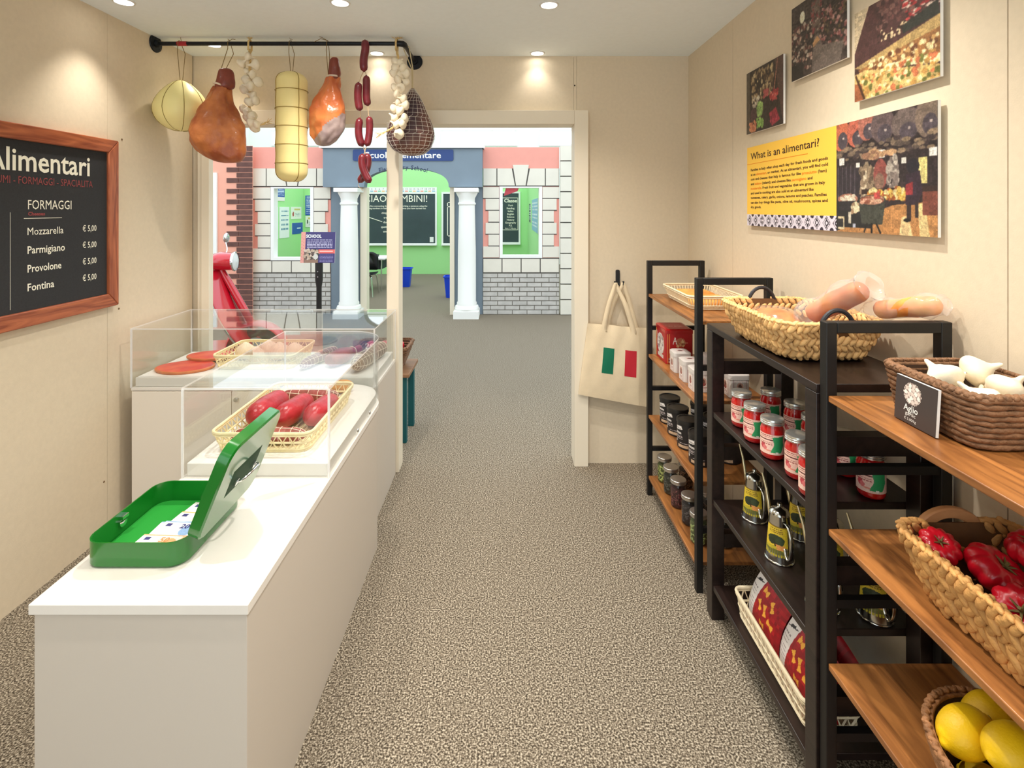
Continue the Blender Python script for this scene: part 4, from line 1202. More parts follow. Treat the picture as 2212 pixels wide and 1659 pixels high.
def coil_basket(t, ring_fn, rows, h, rad, M_, thick=.010, seed=1):
    R = random.Random(seed)
    a = MB(); fs = [0, .33, .66, 1]
    a.loft([ring_fn(f, .003+(h-.006)*f, .006) for f in fs]+[ring_fn(f, max(.008, (h-.006)*f), thick+.004) for f in fs[::-1]]); a.build('wall_core', mat('dark_coil_core', (62, 42, 28), .85), t)
    a = MB()
    for k in range(rows):
        z = rad*1.3+(h-2.3*rad)*k/(rows-1)
        pts = [p for p, _ in resample(ring_fn(k/(rows-1), z, .002), 90)]
        pts = [p+Vector((R.uniform(-.0008, .0008), R.uniform(-.0008, .0008), R.uniform(-.001, .001))) for p in pts]
        rs = [rad*R.uniform(.85, 1.12) for _ in pts]
        a.tube(pts, rs, 7, closed=True)
        if k >= rows//2:
            a.tube([p for p, _ in resample(ring_fn(k/(rows-1), z, thick), 60)], rad*.8, 6, closed=True)
    a.build('coiled_rope', M_, t, smooth=80)
    a = MB()
    pts = resample(ring_fn(1, h, thick*.3), 110)
    for i, (p, tg) in enumerate(pts):
        N = Vector((tg.y, -tg.x, 0)); al = .9 if i % 2 else -.9
        L_ = (tg*math.cos(al)+N*math.sin(al)*.6+Vector((0, 0, .2*(-1)**i))).normalized(); B = L_.orthogonal().normalized(); C_ = L_.cross(B)
        a.ell(p, (L_*rad*1.9, B*rad*.95, C_*rad*.95), 6, 4)
    a.build('plaited_rim', M_, t, smooth=80)

# ---------------------------------------------------------------- meats
M_SALR = mat('red_salami_skin', (176, 36, 50), .28, var=.35, scale=18, bump=.25, bscale=45, c2=None)
M_SALN = mat('dried_salami_skin', (150, 66, 58), .45, var=.35, scale=40, bump=.3, bscale=80)
M_SALB = mat('brown_salami_skin', (128, 96, 80), .5, var=.3, scale=60, bump=.3, bscale=120)
M_NET = mat('cream_string', (244, 226, 204), .7)
M_STR = mat('brown_twine', (128, 104, 56), .8)
def sausage_geo(p0, p1, r, bend=0.0, n=18, m=16, tip=.25, amp=.03, seed=0):
    P0, P1 = Vector(p0), Vector(p1); d = P1-P0
    side = Vector((-d.y, d.x, 0)).normalized()
    pts = []; rs = []
    for i in range(n):
        u = i/(n-1)
        uu = .5-.5*math.cos(PI*u)
        k = min(uu, 1-uu)/tip
        rr_ = r*(1 if k >= 1 else math.sqrt(max(.004, 1-(1-k)**2)))
        pts.append(P0+d*uu+side*bend*4*uu*(1-uu)); rs.append(rr_*(1+amp*math.sin(seed+9*uu)+amp*.5*math.sin(17*uu+seed*2)))
    return pts, rs
def net_on(a, pts, rs, nl=7, nr=9, rad=.0012, off=.0008, twist=1.2):
    # cords laid on a tube surface
    P = [Vector(p) for p in pts]; k = len(P)
    fr = []
    for i in range(k):
        tg = (P[min(i+1, k-1)]-P[max(i-1, 0)]).normalized()
        u = tg.cross(Vector((0, 0, 1)) if abs(tg.z) < .9 else Vector((1, 0, 0))).normalized(); fr.append((u, tg.cross(u)))
    for j in range(nl):
        a.tube([P[i]+(fr[i][0]*math.cos(2*PI*j/nl+twist*i/k)+fr[i][1]*math.sin(2*PI*j/nl+twist*i/k))*(rs[i]+off) for i in range(1, k-1)], rad, 4)
    for q in range(nr):
        f = (q+.7)/(nr+.4)*(k-1); i = int(f); t_ = f-i
        if i >= k-1: continue
        c = P[i].lerp(P[i+1], t_); r = rs[i]*(1-t_)+rs[i+1]*t_+off; u, v = fr[i]
        a.tube([c+(u*math.cos(2*PI*j/18)+v*math.sin(2*PI*j/18))*r for j in range(18)], rad, 4, closed=True)
def salami(label, p0, p1, r, m, net=False, group=None, bend=0, nr=9, tip=.25, name='salami'):
    c = (Vector(p0)+Vector(p1))/2
    t = thing(name, label, 'salami', tuple(c), 0, group)
    pts, rs = sausage_geo(Vector(p0)-c, Vector(p1)-c, r, bend, seed=p0[0]*10, tip=tip)
    a = MB(); a.tube(pts, rs, 20); a.build('sausage', m, t, smooth=70)
    if net:
        a = MB(); net_on(a, pts, rs, 6, nr); a.build('netting', M_NET, t)
    return t
t = thing('reed_basket', 'rectangular pale openwork basket under the near clear cover, holding red salamis', 'basket', (-.82, 1.957, ZFD))
open_basket(t, -.17, .17, -.252, .252, .070, .018, pitch=.036)
zf = ZFD+.006
salami('fat red salami at the left side of the near basket', (-.922, 1.85, zf+.054), (-.892, 2.06, zf+.054), .047, M_SALR, group='red salamis in the near basket')
salami('fat red salami in the middle of the near basket, touching the left one', (-.826, 1.845, zf+.049), (-.785, 2.05, zf+.049), .043, M_SALR, group='red salamis in the near basket')
salami('fat red salami lying alone along the right side of the near basket', (-.722, 1.86, zf+.044), (-.690, 2.07, zf+.044), .042, M_SALR, group='red salamis in the near basket', tip=.35)
salami('string netted salami lying across the near end of the front basket', (-.950, 1.765, zf+.030), (-.690, 1.775, zf+.030), .026, M_SALN, net=True)
salami('string netted salami lying across the far end of the front basket', (-.945, 2.150, zf+.030), (-.70, 2.150, zf+.030), .026, M_SALN, net=True)
t = thing('bread_roll', 'golden brown roll beside the far rim of the near basket', 'bread', (-.735, 2.285, ZFD), .5)
a = MB(); a.ell((0, 0, .028), ((.055, 0, 0), (0, .036, 0), (0, 0, .028)), 18, 10); a.build('crust', mat('golden_crust', (206, 140, 62), .55, var=.25, scale=25, bump=.2), t)
# back counter
M_HAMS = mat('cut_ham_face', (226, 92, 62), .4, var=.0, scale=14, c2=(206, 44, 40), bump=.1)
M_HAMR = mat('ham_rind', (206, 116, 62), .45, var=.2, scale=20)
def ham_slice(label, x, y, z, rx, ry, rz, tilt=0.0):
    t = thing('ham_slice', label, 'ham slice', (x, y, z), rz, 'ham slices on the back counter')
    def ring(k, zz, n=40):
        return [(rx*k*math.cos(2*PI*j/n)*(1+.06*math.cos(2*PI*j/n*2+1)), ry*k*math.sin(2*PI*j/n)*(1+.08*math.cos(2*PI*j/n)), zz+tilt*k*rx*math.cos(2*PI*j/n)) for j in range(n)]
    a = MB(); a.loft([ring(.97, 0), ring(1, .004), ring(1, .011), ring(.97, .0135)]); a.build('rind', M_HAMR, t)
    a = MB(); a.loft([ring(.94, .0137), ring(.9, .0145), ring(.3, .0145)]); a.build('cut_face', M_HAMS, t)
ham_slice('large oval slice of red ham nearest the front edge of the back counter', -1.615, 2.575, ZRD+.0004, .135, .105, .15)
ham_slice('oval ham slice lying on top of the front ham slice, against the pale basket', -1.575, 2.725, ZRD+.0150, .115, .085, .1, 0.0)
t = thing('reed_basket', 'pale openwork basket on the back counter, holding netted pale cheeses', 'basket', (-1.262, 2.70, ZRD))
open_basket(t, -.205, .205, -.155, .155, .072, .016, pitch=.042)
M_PALE = mat('pale_netted_cheese', (238, 214, 184), .6, var=.12, scale=40, bump=.3, bscale=60)
for i, (x, y, r, lb) in enumerate(((-1.385, 2.72, .046, 'pale netted cheese at the left end of the back basket'), (-1.30, 2.66, .042, 'pale netted cheese near the front rim of the back basket, second from left'), (-1.285, 2.775, .044, 'pale netted cheese at the far rim of the back basket'), (-1.195, 2.71, .048, 'pale netted cheese right of the middle of the back basket'), (-1.105, 2.69, .044, 'pale netted cheese at the right end of the back basket'))):
    t = thing('netted_cheese', lb, 'cheese', (x, y, ZRD+.006), i*.7, 'netted cheeses in the back basket')
    a = MB(); a.lathe([(.0001, 0), (r*.6, .004), (r*.95, r*.5), (r, r*.9), (r*.85, r*1.4), (r*.4, r*1.75), (r*.2, r*1.9), (.0001, r*1.95)], 20, cap0=False, cap1=False); a.build('cheese', M_PALE, t, smooth=80)
    a = MB()
    for j in range(10):
        an = 2*PI*j/10; a.tube([(q*1.01*math.cos(an+z*6), q*1.01*math.sin(an+z*6), z) for q, z in ((r*.6, .004), (r*.95, r*.5), (r*1.0, r*.9), (r*.86, r*1.4), (r*.42, r*1.75))], .0014, 4)
    a.build('netting', M_NET, t)
salami('purple netted salami leaning beside the pale back basket', (-1.01, 2.52, ZRD+.030), (-.935, 2.83, ZRD+.030), .029, mat('purple_salami_skin', (140, 84, 88), .4, var=.25, scale=40), net=True, nr=14)
salami('big brown netted sausage at the right end of the back counter', (-.735, 2.475, ZRD+.041), (-.675, 2.855, ZRD+.041), .040, M_SALB, net=True, nr=16)
def ham_loft(tab, n=40, th=40, amp=.01, fr=9, seed=0, M=None):
    # rings of (z, cx, cy, rx, ry), wrinkled
    A = sm_tab(tab, n); rings = []
    for (z, cx, cy, rx, ry) in A:
        rx = max(rx, .001); ry = max(ry, .001); ring = []
        for j in range(th):
            q = 2*PI*j/th
            d = NZ.noise(Vector((math.cos(q)*1.3+seed, math.sin(q)*1.3, z*fr)))*amp+NZ.noise(Vector((math.cos(q)*3+seed, math.sin(q)*3+5, z*fr*3)))*amp*.4
            ring.append((cx+(rx+d*min(1, rx/.03))*math.cos(q), cy+(ry+d*min(1, ry/.03))*math.sin(q), z))
        rings.append(ring)
    return rings
t = thing('small_ham', 'dark pink ham hock lying on the back counter left of the big brown sausage', 'ham', (-.845, 2.68, ZRD+.04), 0)
HM = rz_m(-.35) @ rx_m(-PI/2)
a = MB(); a.loft(ham_loft([(-.12, 0, 0, .004, .004), (-.115, 0, 0, .03, .026), (-.08, 0, 0, .044, .036), (-.02, 0, 0, .046, .039), (.05, .0, 0, .032, .028), (.09, 0, 0, .017, .018), (.13, 0, 0, .02, .02), (.142, 0, 0, .004, .004)], 30, 24, .004), M=HM); a.build('ham_body', mat('dark_pink_ham', (170, 84, 86), .35, var=.3, scale=16, bump=.15), t, smooth=80)
a = MB(); a.tube([HM @ Vector((.026*math.cos(2*PI*j/20), .024*math.sin(2*PI*j/20), .07)) for j in range(20)], .003, 6, closed=True); a.build('tie', M_NET, t)

# ---------------------------------------------------------------- iron rod with everything hanging from it
RY, RZ = 2.683, 2.375
M_IRON = mat('blackened_iron', (40, 42, 46), .4, .6, var=.2, scale=60)
t = thing('hanging_rod', 'black iron rod under the ceiling with a round flange at each end', 'hanging rod', (XL, RY, RZ))
def flange(M_):
    a = MB(); a.lathe([(.0001, .024), (.018, .024), (.02, .008), (.045, .007), (.047, .0005), (.0001, .0005)], 24, M=M_, cap0=False, cap1=False)
    for j in range(4): a.lathe([(.0001, .0105), (.005, .0095), (.006, .006)], 8, M=M_ @ rz_m(PI/4+j*PI/2) @ T(.033, 0, 0), cap0=False, cap1=False)
    return a.build('wall_flange', M_IRON, t)
flange(ry_m(PI/2))
ex = -.532-XL
flange(T(ex, YB-RY, 0) @ rx_m(PI/2))
a = MB(); a.tube([(.008, 0, 0), (ex-.03, 0, 0)], .0108, 14); a.tube([(ex, .035, 0), (ex, YB-RY-.008, 0)], .0108, 14)
a.build('pipe', M_IRON, t)
a = MB(); a.tube([(ex-.045, 0, 0), (ex-.02, 0, 0), (ex-.006, .006, 0), (ex, .02, 0), (ex, .045, 0)], [.0145, .0155, .0165, .0155, .0145], 14); a.build('elbow', M_IRON, t)
a = MB(); a.tube([(.118, 0, 0), (.170, 0, 0)], .0118, 14, cap=False); a.build('paper_band', mat('red_paper_band', (170, 40, 50), .6), t)
def hx(px, s=410.0): return (px-1090)/s
def hz(py, s=410.0): return 1.5+(453-py)/s
def over_rod(x, top, y=0.0, r=.0148, x1=None):
    x1 = x if x1 is None else x1
    return [(x+(x1-x)*i/8, y-r*math.cos(PI*i/8), top+r*math.sin(PI*i/8)) for i in range(9)]
def loop_cord(a, x, top, bot, dx=.010, rad=.0016, y=0.0, r=.0148):
    # a string over the rod (rod axis along x at z=top) down to (x, bot)
    pts = [(x-dx*.2, y-r*.3, bot)]+[(x-dx*.6, y-r, top-.05)]+over_rod(x-dx*.5, top, y, r)+[(x+dx*.6, y+r, top-.05), (x+dx*.2, y+r*.3, bot)]
    a.tube(pts, rad, 6)
# round cheese
t = thing('round_cheese', 'big round pale yellow cheese with dark cord seams hanging at the left wall', 'cheese', (-1.703, RY, 1.915))
M_CHZ = mat('pale_yellow_wax', (252, 240, 168), .42, var=.03, scale=10, sss=.05)
cp = sm_tab([(0, .0002), (0, .0201), (.010, .062), (.045, .108), (.095, .1305), (.145, .124), (.195, .097), (.235, .060), (.255, .034), (.264, .012), (.266, .0002)], 44)
a = MB(); a.lathe([(max(.0002, r), z) for z, r in cp], 48, rf=lambda q, z: 1-.022*abs(math.cos(4*q+.5))**10*min(1, max(0, (z-.005)/.03)), cap0=False, cap1=False); a.build('cheese_body', M_CHZ, t, smooth=80)
a = MB()
for j in range(8):
    q = (j+.5-.5/PI+.0)*PI/4-.0; q = (PI*j-.5)/4
    a.tube([((r*.982+.0008)*math.cos(q), (r*.982+.0008)*math.sin(q), z) for z, r in cp[::2] if r > .003], .0014, 5)
a.build('cord_seams', mat('olive_cord', (140, 118, 40), .7), t)
a = MB(); loop_cord(a, 0, RZ-1.915, .262, .018)
a.tube([(0, 0, RZ-1.915+.012), (-.004, 0, RZ-1.915+.03), (.002, 0, RZ-1.915+.05), (-.003, 0, RZ-1.915+.07)], .0012, 5); a.build('hanging_string', M_STR, t)
# ham 1
M_HAM = mat('roasted_ham_skin', (206, 126, 70), .42, var=.0, scale=9, c2=(156, 78, 44), bump=.9, bscale=18, coat=.08)
M_HAMD = mat('dark_ham_shank', (132, 58, 42), .4, var=.25, scale=18, bump=.3, bscale=20, coat=.2)
y1h = 2.60; s1 = 1100/y1h
t = thing('hanging_ham', 'large dark orange ham with a tied shank hanging right of the round cheese', 'ham', (hx(470, s1), y1h, hz(352, s1)))
X_ = lambda px: (px-470)/s1; Z_ = lambda py: (352-py)/s1
rows = []
for py, l, r, dp in ((352, 482, 500, .01), (348, 462, 522, .05), (335, 436, 531, .075), (315, 416, 530, .085), (295, 410, 527, .087), (275, 410, 523, .085), (255, 420, 516, .078), (235, 432, 508, .066), (218, 446, 502, .054), (200, 456, 500, .042), (188, 465, 498, .034)):
    rows.append((Z_(py), X_((l+r)/2), 0, (r-l)/2/s1, dp))
a = MB(); a.loft(ham_loft(rows, 64, 60, .018, 8, 3)); a.build('ham_body', M_HAM, t, smooth=80)
rows = []
for py, l, r, dp in ((194, 464, 496, .032), (188, 467, 505, .04), (175, 469, 505, .04), (160, 471, 503, .036), (152, 475, 500, .03), (148, 482, 494, .012)): rows.append((Z_(py), X_((l+r)/2), 0, (r-l)/2/s1, dp))
a = MB(); a.loft(ham_loft(rows, 20, 28, .006, 14, 5)); a.build('shank', M_HAMD, t, smooth=80)
a = MB()
for dz in (0, .005): a.tube([(X_(481)+.0435*math.cos(2*PI*j/24), .041*math.sin(2*PI*j/24), Z_(186)+dz-.012*math.cos(2*PI*j/24)) for j in range(24)], .0022, 6, closed=True)
a.build('tie', M_NET, t)
a = MB(); zz = RZ-hz(352, s1); xt = X_(478); dy = RY-y1h
a.tube([(xt-.008, 0, Z_(158)), (xt-.004, dy-.0148, zz-.03), *over_rod(xt-.004, zz, dy), (xt+.012, dy+.012, zz-.05), (xt+.006, .01, Z_(158))], .0017, 6)
a.tube([(xt, dy, zz+.0155), (xt+.01, dy, zz+.024), (xt+.03, dy-.005, zz+.020)], .0014, 5); a.tube([(xt, dy, zz+.0155), (xt-.012, dy, zz+.024)], .0014, 5)
a.build('hanging_string', M_STR, t)
# garlic braids
M_GAR = mat('garlic_skin', (244, 230, 204), .55, var=.08, scale=30, bump=.12, bscale=60)
M_RAF = mat('raffia', (218, 186, 126), .8, var=.2, scale=60)
gb = MB()
gp = sm_tab([(0, .0003), (.001, .010), (.006, .019), (.013, .0225), (.020, .020), (.027, .012), (.033, .006), (.043, .0035), (.047, .001)], 16)
gb.lathe([(max(.0003, r), z-.013) for z, r in gp], 18, rf=lambda q, z: 1-.07*abs(math.cos(2.5*q))**6, cap0=False, cap1=False)
_bulb = gb.build('garlic_bulb', M_GAR, None, smooth=80)
def garlic_braid(label, x, y, ztop, path, bulbs, tailend, seed, rl=.0175):
    t = thing('garlic_braid', label, 'garlic braid', (x, y, ztop))
    R = random.Random(seed)
    a = MB(); P = smooth_path(path, 30)
    for q in (0, 2.1, 4.2): a.tube([p+Vector((.004*math.cos(q+i*.8), .004*math.sin(q+i*.8), 0)) for i, p in enumerate(P)], .0035, 6)
    r0 = .0125
    a.tube([(0, -rl, -.04), *over_rod(0, 0, 0, rl), (0, rl-.001, -.03), (0, .0, -.05)], .005, 6)
    for i in range(9):
        an = R.uniform(.3, 2.9); L_ = R.uniform(.03, .06); a.tube([(0, 0, r0+.009), (L_*.6*math.cos(an), R.uniform(-.01, .01), r0+.010+L_*.5*math.sin(an)), (L_*math.cos(an), R.uniform(-.02, .02), r0+.006+L_*.7*math.sin(an))], [.002, .0016, .0008], 5)
    for i in range(9):
        e = Vector(P[-1]); d = Vector(tailend); a.tube([e, e+d*.5+Vector((0, 0, R.uniform(-.008, .008))), e+d+Vector((R.uniform(-.01, .01), R.uniform(-.01, .01), R.uniform(-.018, .018)))], .0013, 5)
    a.build('raffia_stem', M_RAF, t)
    for i, (bx_, bz_, by_) in enumerate(bulbs):
        b = _bulb.copy(); COL.objects.link(b); b.parent = t
        b.location = (bx_, by_, bz_)
        sx = 1 if bx_ > P[min(29, int(29*min(1, max(0, -bz_/max(.01, -P[-1].z)))))].x else -1
        b.rotation_euler = (R.uniform(-.5, .9)+(PI if False else 0), -sx*R.uniform(.9, 1.9), R.uniform(-.6, .6))
        k = R.uniform(1.08, 1.34); b.scale = (k, k, k)
gx = lambda px, c: (px-c)/410.0
c = 540; zt = RZ
bl = []
for (px, py) in ((538, 124), (524, 140), (556, 142), (532, 155), (549, 163), (556, 176), (536, 174), (545, 188), (528, 192), (546, 207), (541, 222), (556, 219), (524, 235), (538, 243), (548, 252), (533, 253), (545, 266), (549, 276), (556, 270)):
    bl.append((gx(px, c), hz(py)-zt, -.016 if (px+py) % 3 else .006))
garlic_braid('garlic braid hanging between the large dark ham and the yellow log cheese', hx(c), RY-.0, RZ, [(0, -.004, -.03), (0, 0, -.1), (0, 0, -.25), (0, .0, -.38), (.03, 0, -.42), (.055, 0, -.43)], bl, (.05, 0, .02), 3)
c = 857
bl = []
for (px, py) in ((858, 141), (870, 144), (861, 154), (876, 155), (856, 165), (870, 168), (882, 166), (864, 179), (880, 182), (856, 194), (870, 196), (862, 208), (878, 219), (866, 226), (882, 232), (856, 240), (870, 245), (858, 258), (880, 259), (862, 272), (876, 272), (866, 292)):
    bl.append((gx(px, c), hz(py)-zt, -.06 if (px+py) % 3 else -.045))
garlic_braid('garlic braid hanging in front of the netted ham at the right end of the rod', hx(c), RY, RZ, [(0, -.006, -.03), (.012, -.03, -.08), (.022, -.045, -.2), (.022, -.05, -.38), (0, -.05, -.44), (-.04, -.05, -.47)], bl, (-.06, -.0, -.025), 8, .0228)
bpy.data.objects.remove(_bulb, do_unlink=True)
# log cheese
t = thing('log_cheese', 'tall yellow log shaped cheese in a cord net hanging in the middle of the rod', 'cheese', (hx(630), RY, hz(393)))
H = hz(156)-hz(393); r = .0795
cp = [(r*math.sin(a_)**.8 if a_ > 0 else .0003, .055*(1-math.cos(a_))) for a_ in [PI/2*i/8 for i in range(9)]]
cp = cp+[(r*(1+.015*math.sin(i*1.3)), .055+(H-.11)*i/20) for i in range(1, 20)]+[(max(.0003, r*math.cos(PI/2*i/8)**.8), H-.055+.055*math.sin(PI/2*i/8)) for i in range(9)]
a = MB(); a.lathe(cp, 40, cap0=False, cap1=False); a.build('cheese_body', mat('warm_yellow_wax', (250, 230, 158), .42, var=.04, scale=8, sss=.05), t, smooth=80)
a = MB()
for q in [math.radians(v) for v in (-138, -42, 42, 138)]: a.tube([((rr_+.001)*math.cos(q), (rr_+.001)*math.sin(q), z) for rr_, z in cp if rr_ > .002], .0017, 5)
for k in range(1, 6): z = H*(k/6.05); a.tube([((r*1.012+.001)*math.cos(2*PI*j/32), (r*1.012+.001)*math.sin(2*PI*j/32), z) for j in range(32)], .0017, 5, closed=True)
a.build('cord_net', mat('dark_yellow_cord', (150, 120, 44), .7), t)
a = MB(); zz = RZ-hz(393); loop_cord(a, 0, zz, H-.002, .014); a.tube([(0, 0, zz+.012), (-.01, -.004, zz+.03), (.004, 0, zz+.02)], .0014, 5); a.build('hanging_string', M_STR, t)
# ham 2
t = thing('hanging_ham', 'small light orange ham hanging between the log cheese and the salami string', 'ham', (hx(708), RY, hz(316)))
X_ = lambda px: (px-708)/410; Z_ = lambda py: (316-py)/410
rows = []
for py, l, r_, dp in ((316, 696, 700, .008), (312, 688, 716, .035), (300, 680, 730, .055), (285, 672, 740, .066), (265, 670, 746, .072), (245, 670, 747, .07), (225, 676, 745, .064), (205, 686, 740, .054), (190, 695, 735, .044), (178, 702, 734, .034), (168, 706, 733, .028)):
    rows.append((Z_(py), X_((l+r_)/2), 0, (r_-l)/2/410, dp))
M_HAM2 = mat('orange_glazed_ham', (222, 132, 72), .3, c2=(196, 92, 52), scale=9, bump=.7, bscale=18, coat=.3)
a = MB(); a.loft(ham_loft(rows, 56, 56, .016, 9, 11))
for i, f in enumerate(a.f):
    c_ = sum((Vector(a.v[k]) for k in f), Vector())/len(f)
    if c_.z < .085+.9*c_.x+NZ.noise(c_*25)*.02: a.m[i] = 1
a.build('ham_body', [M_HAM2, mat('greyish_ham_fat', (186, 164, 158), .45, c2=(150, 128, 128), scale=14, bump=.4)], t, smooth=80)
rows = [(Z_(py), X_((l+r_)/2), 0, (r_-l)/2/410, dp) for py, l, r_, dp in ((172, 708, 733, .028), (160, 709, 734, .03), (145, 711, 734, .029), (132, 712, 733, .026), (126, 716, 730, .02), (124, 721, 727, .006))]
a = MB(); a.loft(ham_loft(rows, 20, 24, .006, 16, 9)); a.build('shank', M_HAMD, t, smooth=80)
a = MB()
for dz in (0, .005): a.tube([(X_(720)+.0315*math.cos(2*PI*j/24), .0315*math.sin(2*PI*j/24), Z_(167)+dz) for j in range(24)], .0022, 6, closed=True)
a.build('tie', M_NET, t)
a = MB(); zz = RZ-hz(316); xt = X_(708); 
a.tube([(X_(712), -.02, Z_(165)), (xt-.003, -.0148, zz-.04), *over_rod(xt, zz), (xt+.004, .012, zz-.05), (X_(712), .01, Z_(165))], .0017, 6)
a.tube([(xt, 0, zz+.0155), (xt-.03, -.01, zz+.03), (xt-.066, -.012, zz+.042)], .0016, 5); a.tube([(xt, 0, zz+.0155), (xt-.03, -.02, zz+.020), (xt-.062, -.022, zz+.002)], .0016, 5); a.build('hanging_string', M_STR, t)
# salami string
t = thing('sausage_string', 'string of seven dark red sausages hanging from the rod', 'sausages', (hx(790), RY, RZ))
X_ = lambda px: (px-790)/410; Z_ = lambda py: hz(py)-RZ
M_SAU = mat('dark_red_sausage', (116, 34, 44), .3, var=.25, scale=30, coat=.3)
def saus(pts, r):
    P = smooth_path(pts, 16); rs = []
    for i in range(16):
        u = i/15; k = min(u, 1-u)/.16; rs.append(r*(1 if k >= 1 else math.sqrt(max(.02, 1-(1-k)**2))))
    a = MB(); a.tube(P, rs, 14); a.build('sausage', M_SAU, t, smooth=80)
yb = -.021
saus([(X_(792), -.0335, Z_(90)), (X_(793), -.0335, Z_(110)), (X_(789), -.032, Z_(135)), (X_(790), -.03, Z_(159))], .0205)
saus([(X_(794), yb, Z_(164)), (X_(794), yb, Z_(190)), (X_(794), yb, Z_(212)), (X_(797), yb, Z_(231))], .0195)
saus([(X_(780), yb-.02, Z_(181)), (X_(778), yb-.02, Z_(205)), (X_(779), yb-.02, Z_(225)), (X_(783), yb-.02, Z_(243))], .0195)
saus([(X_(780), yb, Z_(255)), (X_(777), yb, Z_(280)), (X_(779), yb, Z_(300)), (X_(786), yb, Z_(318))], .0195)
saus([(X_(801), yb-.012, Z_(253)), (X_(802), yb-.012, Z_(275)), (X_(800), yb-.012, Z_(300)), (X_(795), yb-.012, Z_(318))], .0185)
saus([(X_(794), yb, Z_(332)), (X_(797), yb, Z_(352)), (X_(790), yb, Z_(376)), (X_(777), yb, Z_(395))], .020)
saus([(X_(789), yb-.03, Z_(334)), (X_(788), yb-.03, Z_(356)), (X_(796), yb-.03, Z_(380)), (X_(806), yb-.03, Z_(396))], .0195)
a = MB()
a.tube([(X_(787), yb, Z_(158)), (X_(783), yb-.01, Z_(170)), (X_(781), yb-.02, Z_(182))], .002, 5); a.tube([(X_(792), yb, Z_(158)), (X_(794), yb, Z_(166))], .002, 5)
a.tube([(X_(783), yb-.02, Z_(242)), (X_(781), yb, Z_(256))], .002, 5); a.tube([(X_(797), yb, Z_(230)), (X_(800), yb-.012, Z_(254))], .002, 5)
a.tube([(X_(787), yb, Z_(317)), (X_(792), yb, Z_(333))], .002, 5); a.tube([(X_(795), yb-.012, Z_(317)), (X_(791), yb-.02, Z_(335))], .002, 5)
a.tube([(X_(790), -.030, Z_(98)), *over_rod(X_(790), 0), (X_(791), .012, -.03), (X_(790), yb+.006, Z_(112))], .002, 5)
a.tube([(X_(777), yb, Z_(394)), (X_(776), yb, Z_(402)), (X_(786), yb, Z_(412)), (X_(783), yb, Z_(405))], .0013, 5)
a.build('link_string', mat('pale_link_string', (206, 176, 140), .7), t)
# netted ham
t = thing('netted_ham', 'dark ham in a white string net hanging at the right end of the rod', 'ham', (hx(884), RY+.085, hz(333)))
sy_ = 1100/(RY+.085); X_ = lambda px: (px-884)/sy_; Z_ = lambda py: (333-py)/sy_
tab = [(Z_(py), X_((l+r_)/2), 0, (r_-l)/2/sy_, dp) for py, l, r_, dp in ((333, 878, 890, .01), (329, 860, 908, .045), (318, 842, 922, .07), (300, 830, 930, .08), (285, 829, 931, .082), (265, 834, 926, .078), (245, 845, 918, .066), (225, 858, 910, .05), (208, 868, 902, .034), (195, 876, 894, .018), (188, 881, 889, .008))]
a = MB(); RR = ham_loft(tab, 44, 42, .004, 9, 21); a.loft(RR)
a.build('ham_body', mat('cured_dark_ham', (70, 52, 62), .5, c2=(124, 80, 60), scale=5, bump=.2), t, smooth=80)
a = MB()
RN = ham_loft([(z, cx, cy, rx+.0022, ry+.0022) for z, cx, cy, rx, ry in tab], 44, 42, .004, 9, 21)
for j in range(0, 42, 2): a.tube([RN[i][(j+int(i*.12)) % 42] for i in range(1, 43)], .0008, 4)
for i in range(2, 43, 2): a.tube([RN[i][j] for j in range(42)], .0008, 4, closed=True)
a.build('string_net', mat('white_net', (236, 228, 216), .7), t)
a = MB(); zt_ = RZ-hz(333)
xr_ = -.532-t.location.x
a.tube([(0, 0, Z_(190)), (-.002, 0, zt_-.11), (xr_-.0152, 0, zt_-.005)]+[(xr_-.0152*math.cos(PI*q/8), 0, zt_+.0152*math.sin(PI*q/8)) for q in range(9)]+[(xr_+.0152, 0, zt_-.005), (.004, 0, zt_-.11), (.003, 0, Z_(190))], .003, 6); a.build('hanging_string', mat('netting_tail', (216, 200, 160), .8), t)
# ---------------------------------------------------------------- coat hook and tote bag on the back wall
M_BLKP = mat('black_plastic', (30, 32, 34), .45)
hxp = .668
t = thing('coat_hook', 'black double coat hook on the back wall beside the doorway', 'hook', (hxp, YB, 1.10))
a = MB(); a.loft([rrect(-.0115, .0115, -.045, .045, .008, 0), rrect(-.0115, .0115, -.045, .045, .008, .012)], M=rx_m(PI/2)); a.build('back_plate', M_BLKP, t)
for sx in (-1, 1):
    a = MB(); P = smooth_path([(sx*.004, -.010, -.03), (sx*.012, -.03, -.05), (sx*.022, -.042, -.045), (sx*.025, -.044, -.022)], 12); a.tube(P, .0045, 8); a.ell(P[-1], ((0, 0, .007), (.006, 0, 0), (0, .006, 0)), 8, 6); a.build('prong', M_BLKP, t)
M_CAN = mat('natural_canvas', (240, 220, 186), .85, var=.06, scale=14, bump=.25, bscale=350)
t = thing('tote_bag', 'natural canvas tote bag with green and red blocks hanging from the coat hook', 'bag', (hxp, 2.955, .36), .0)
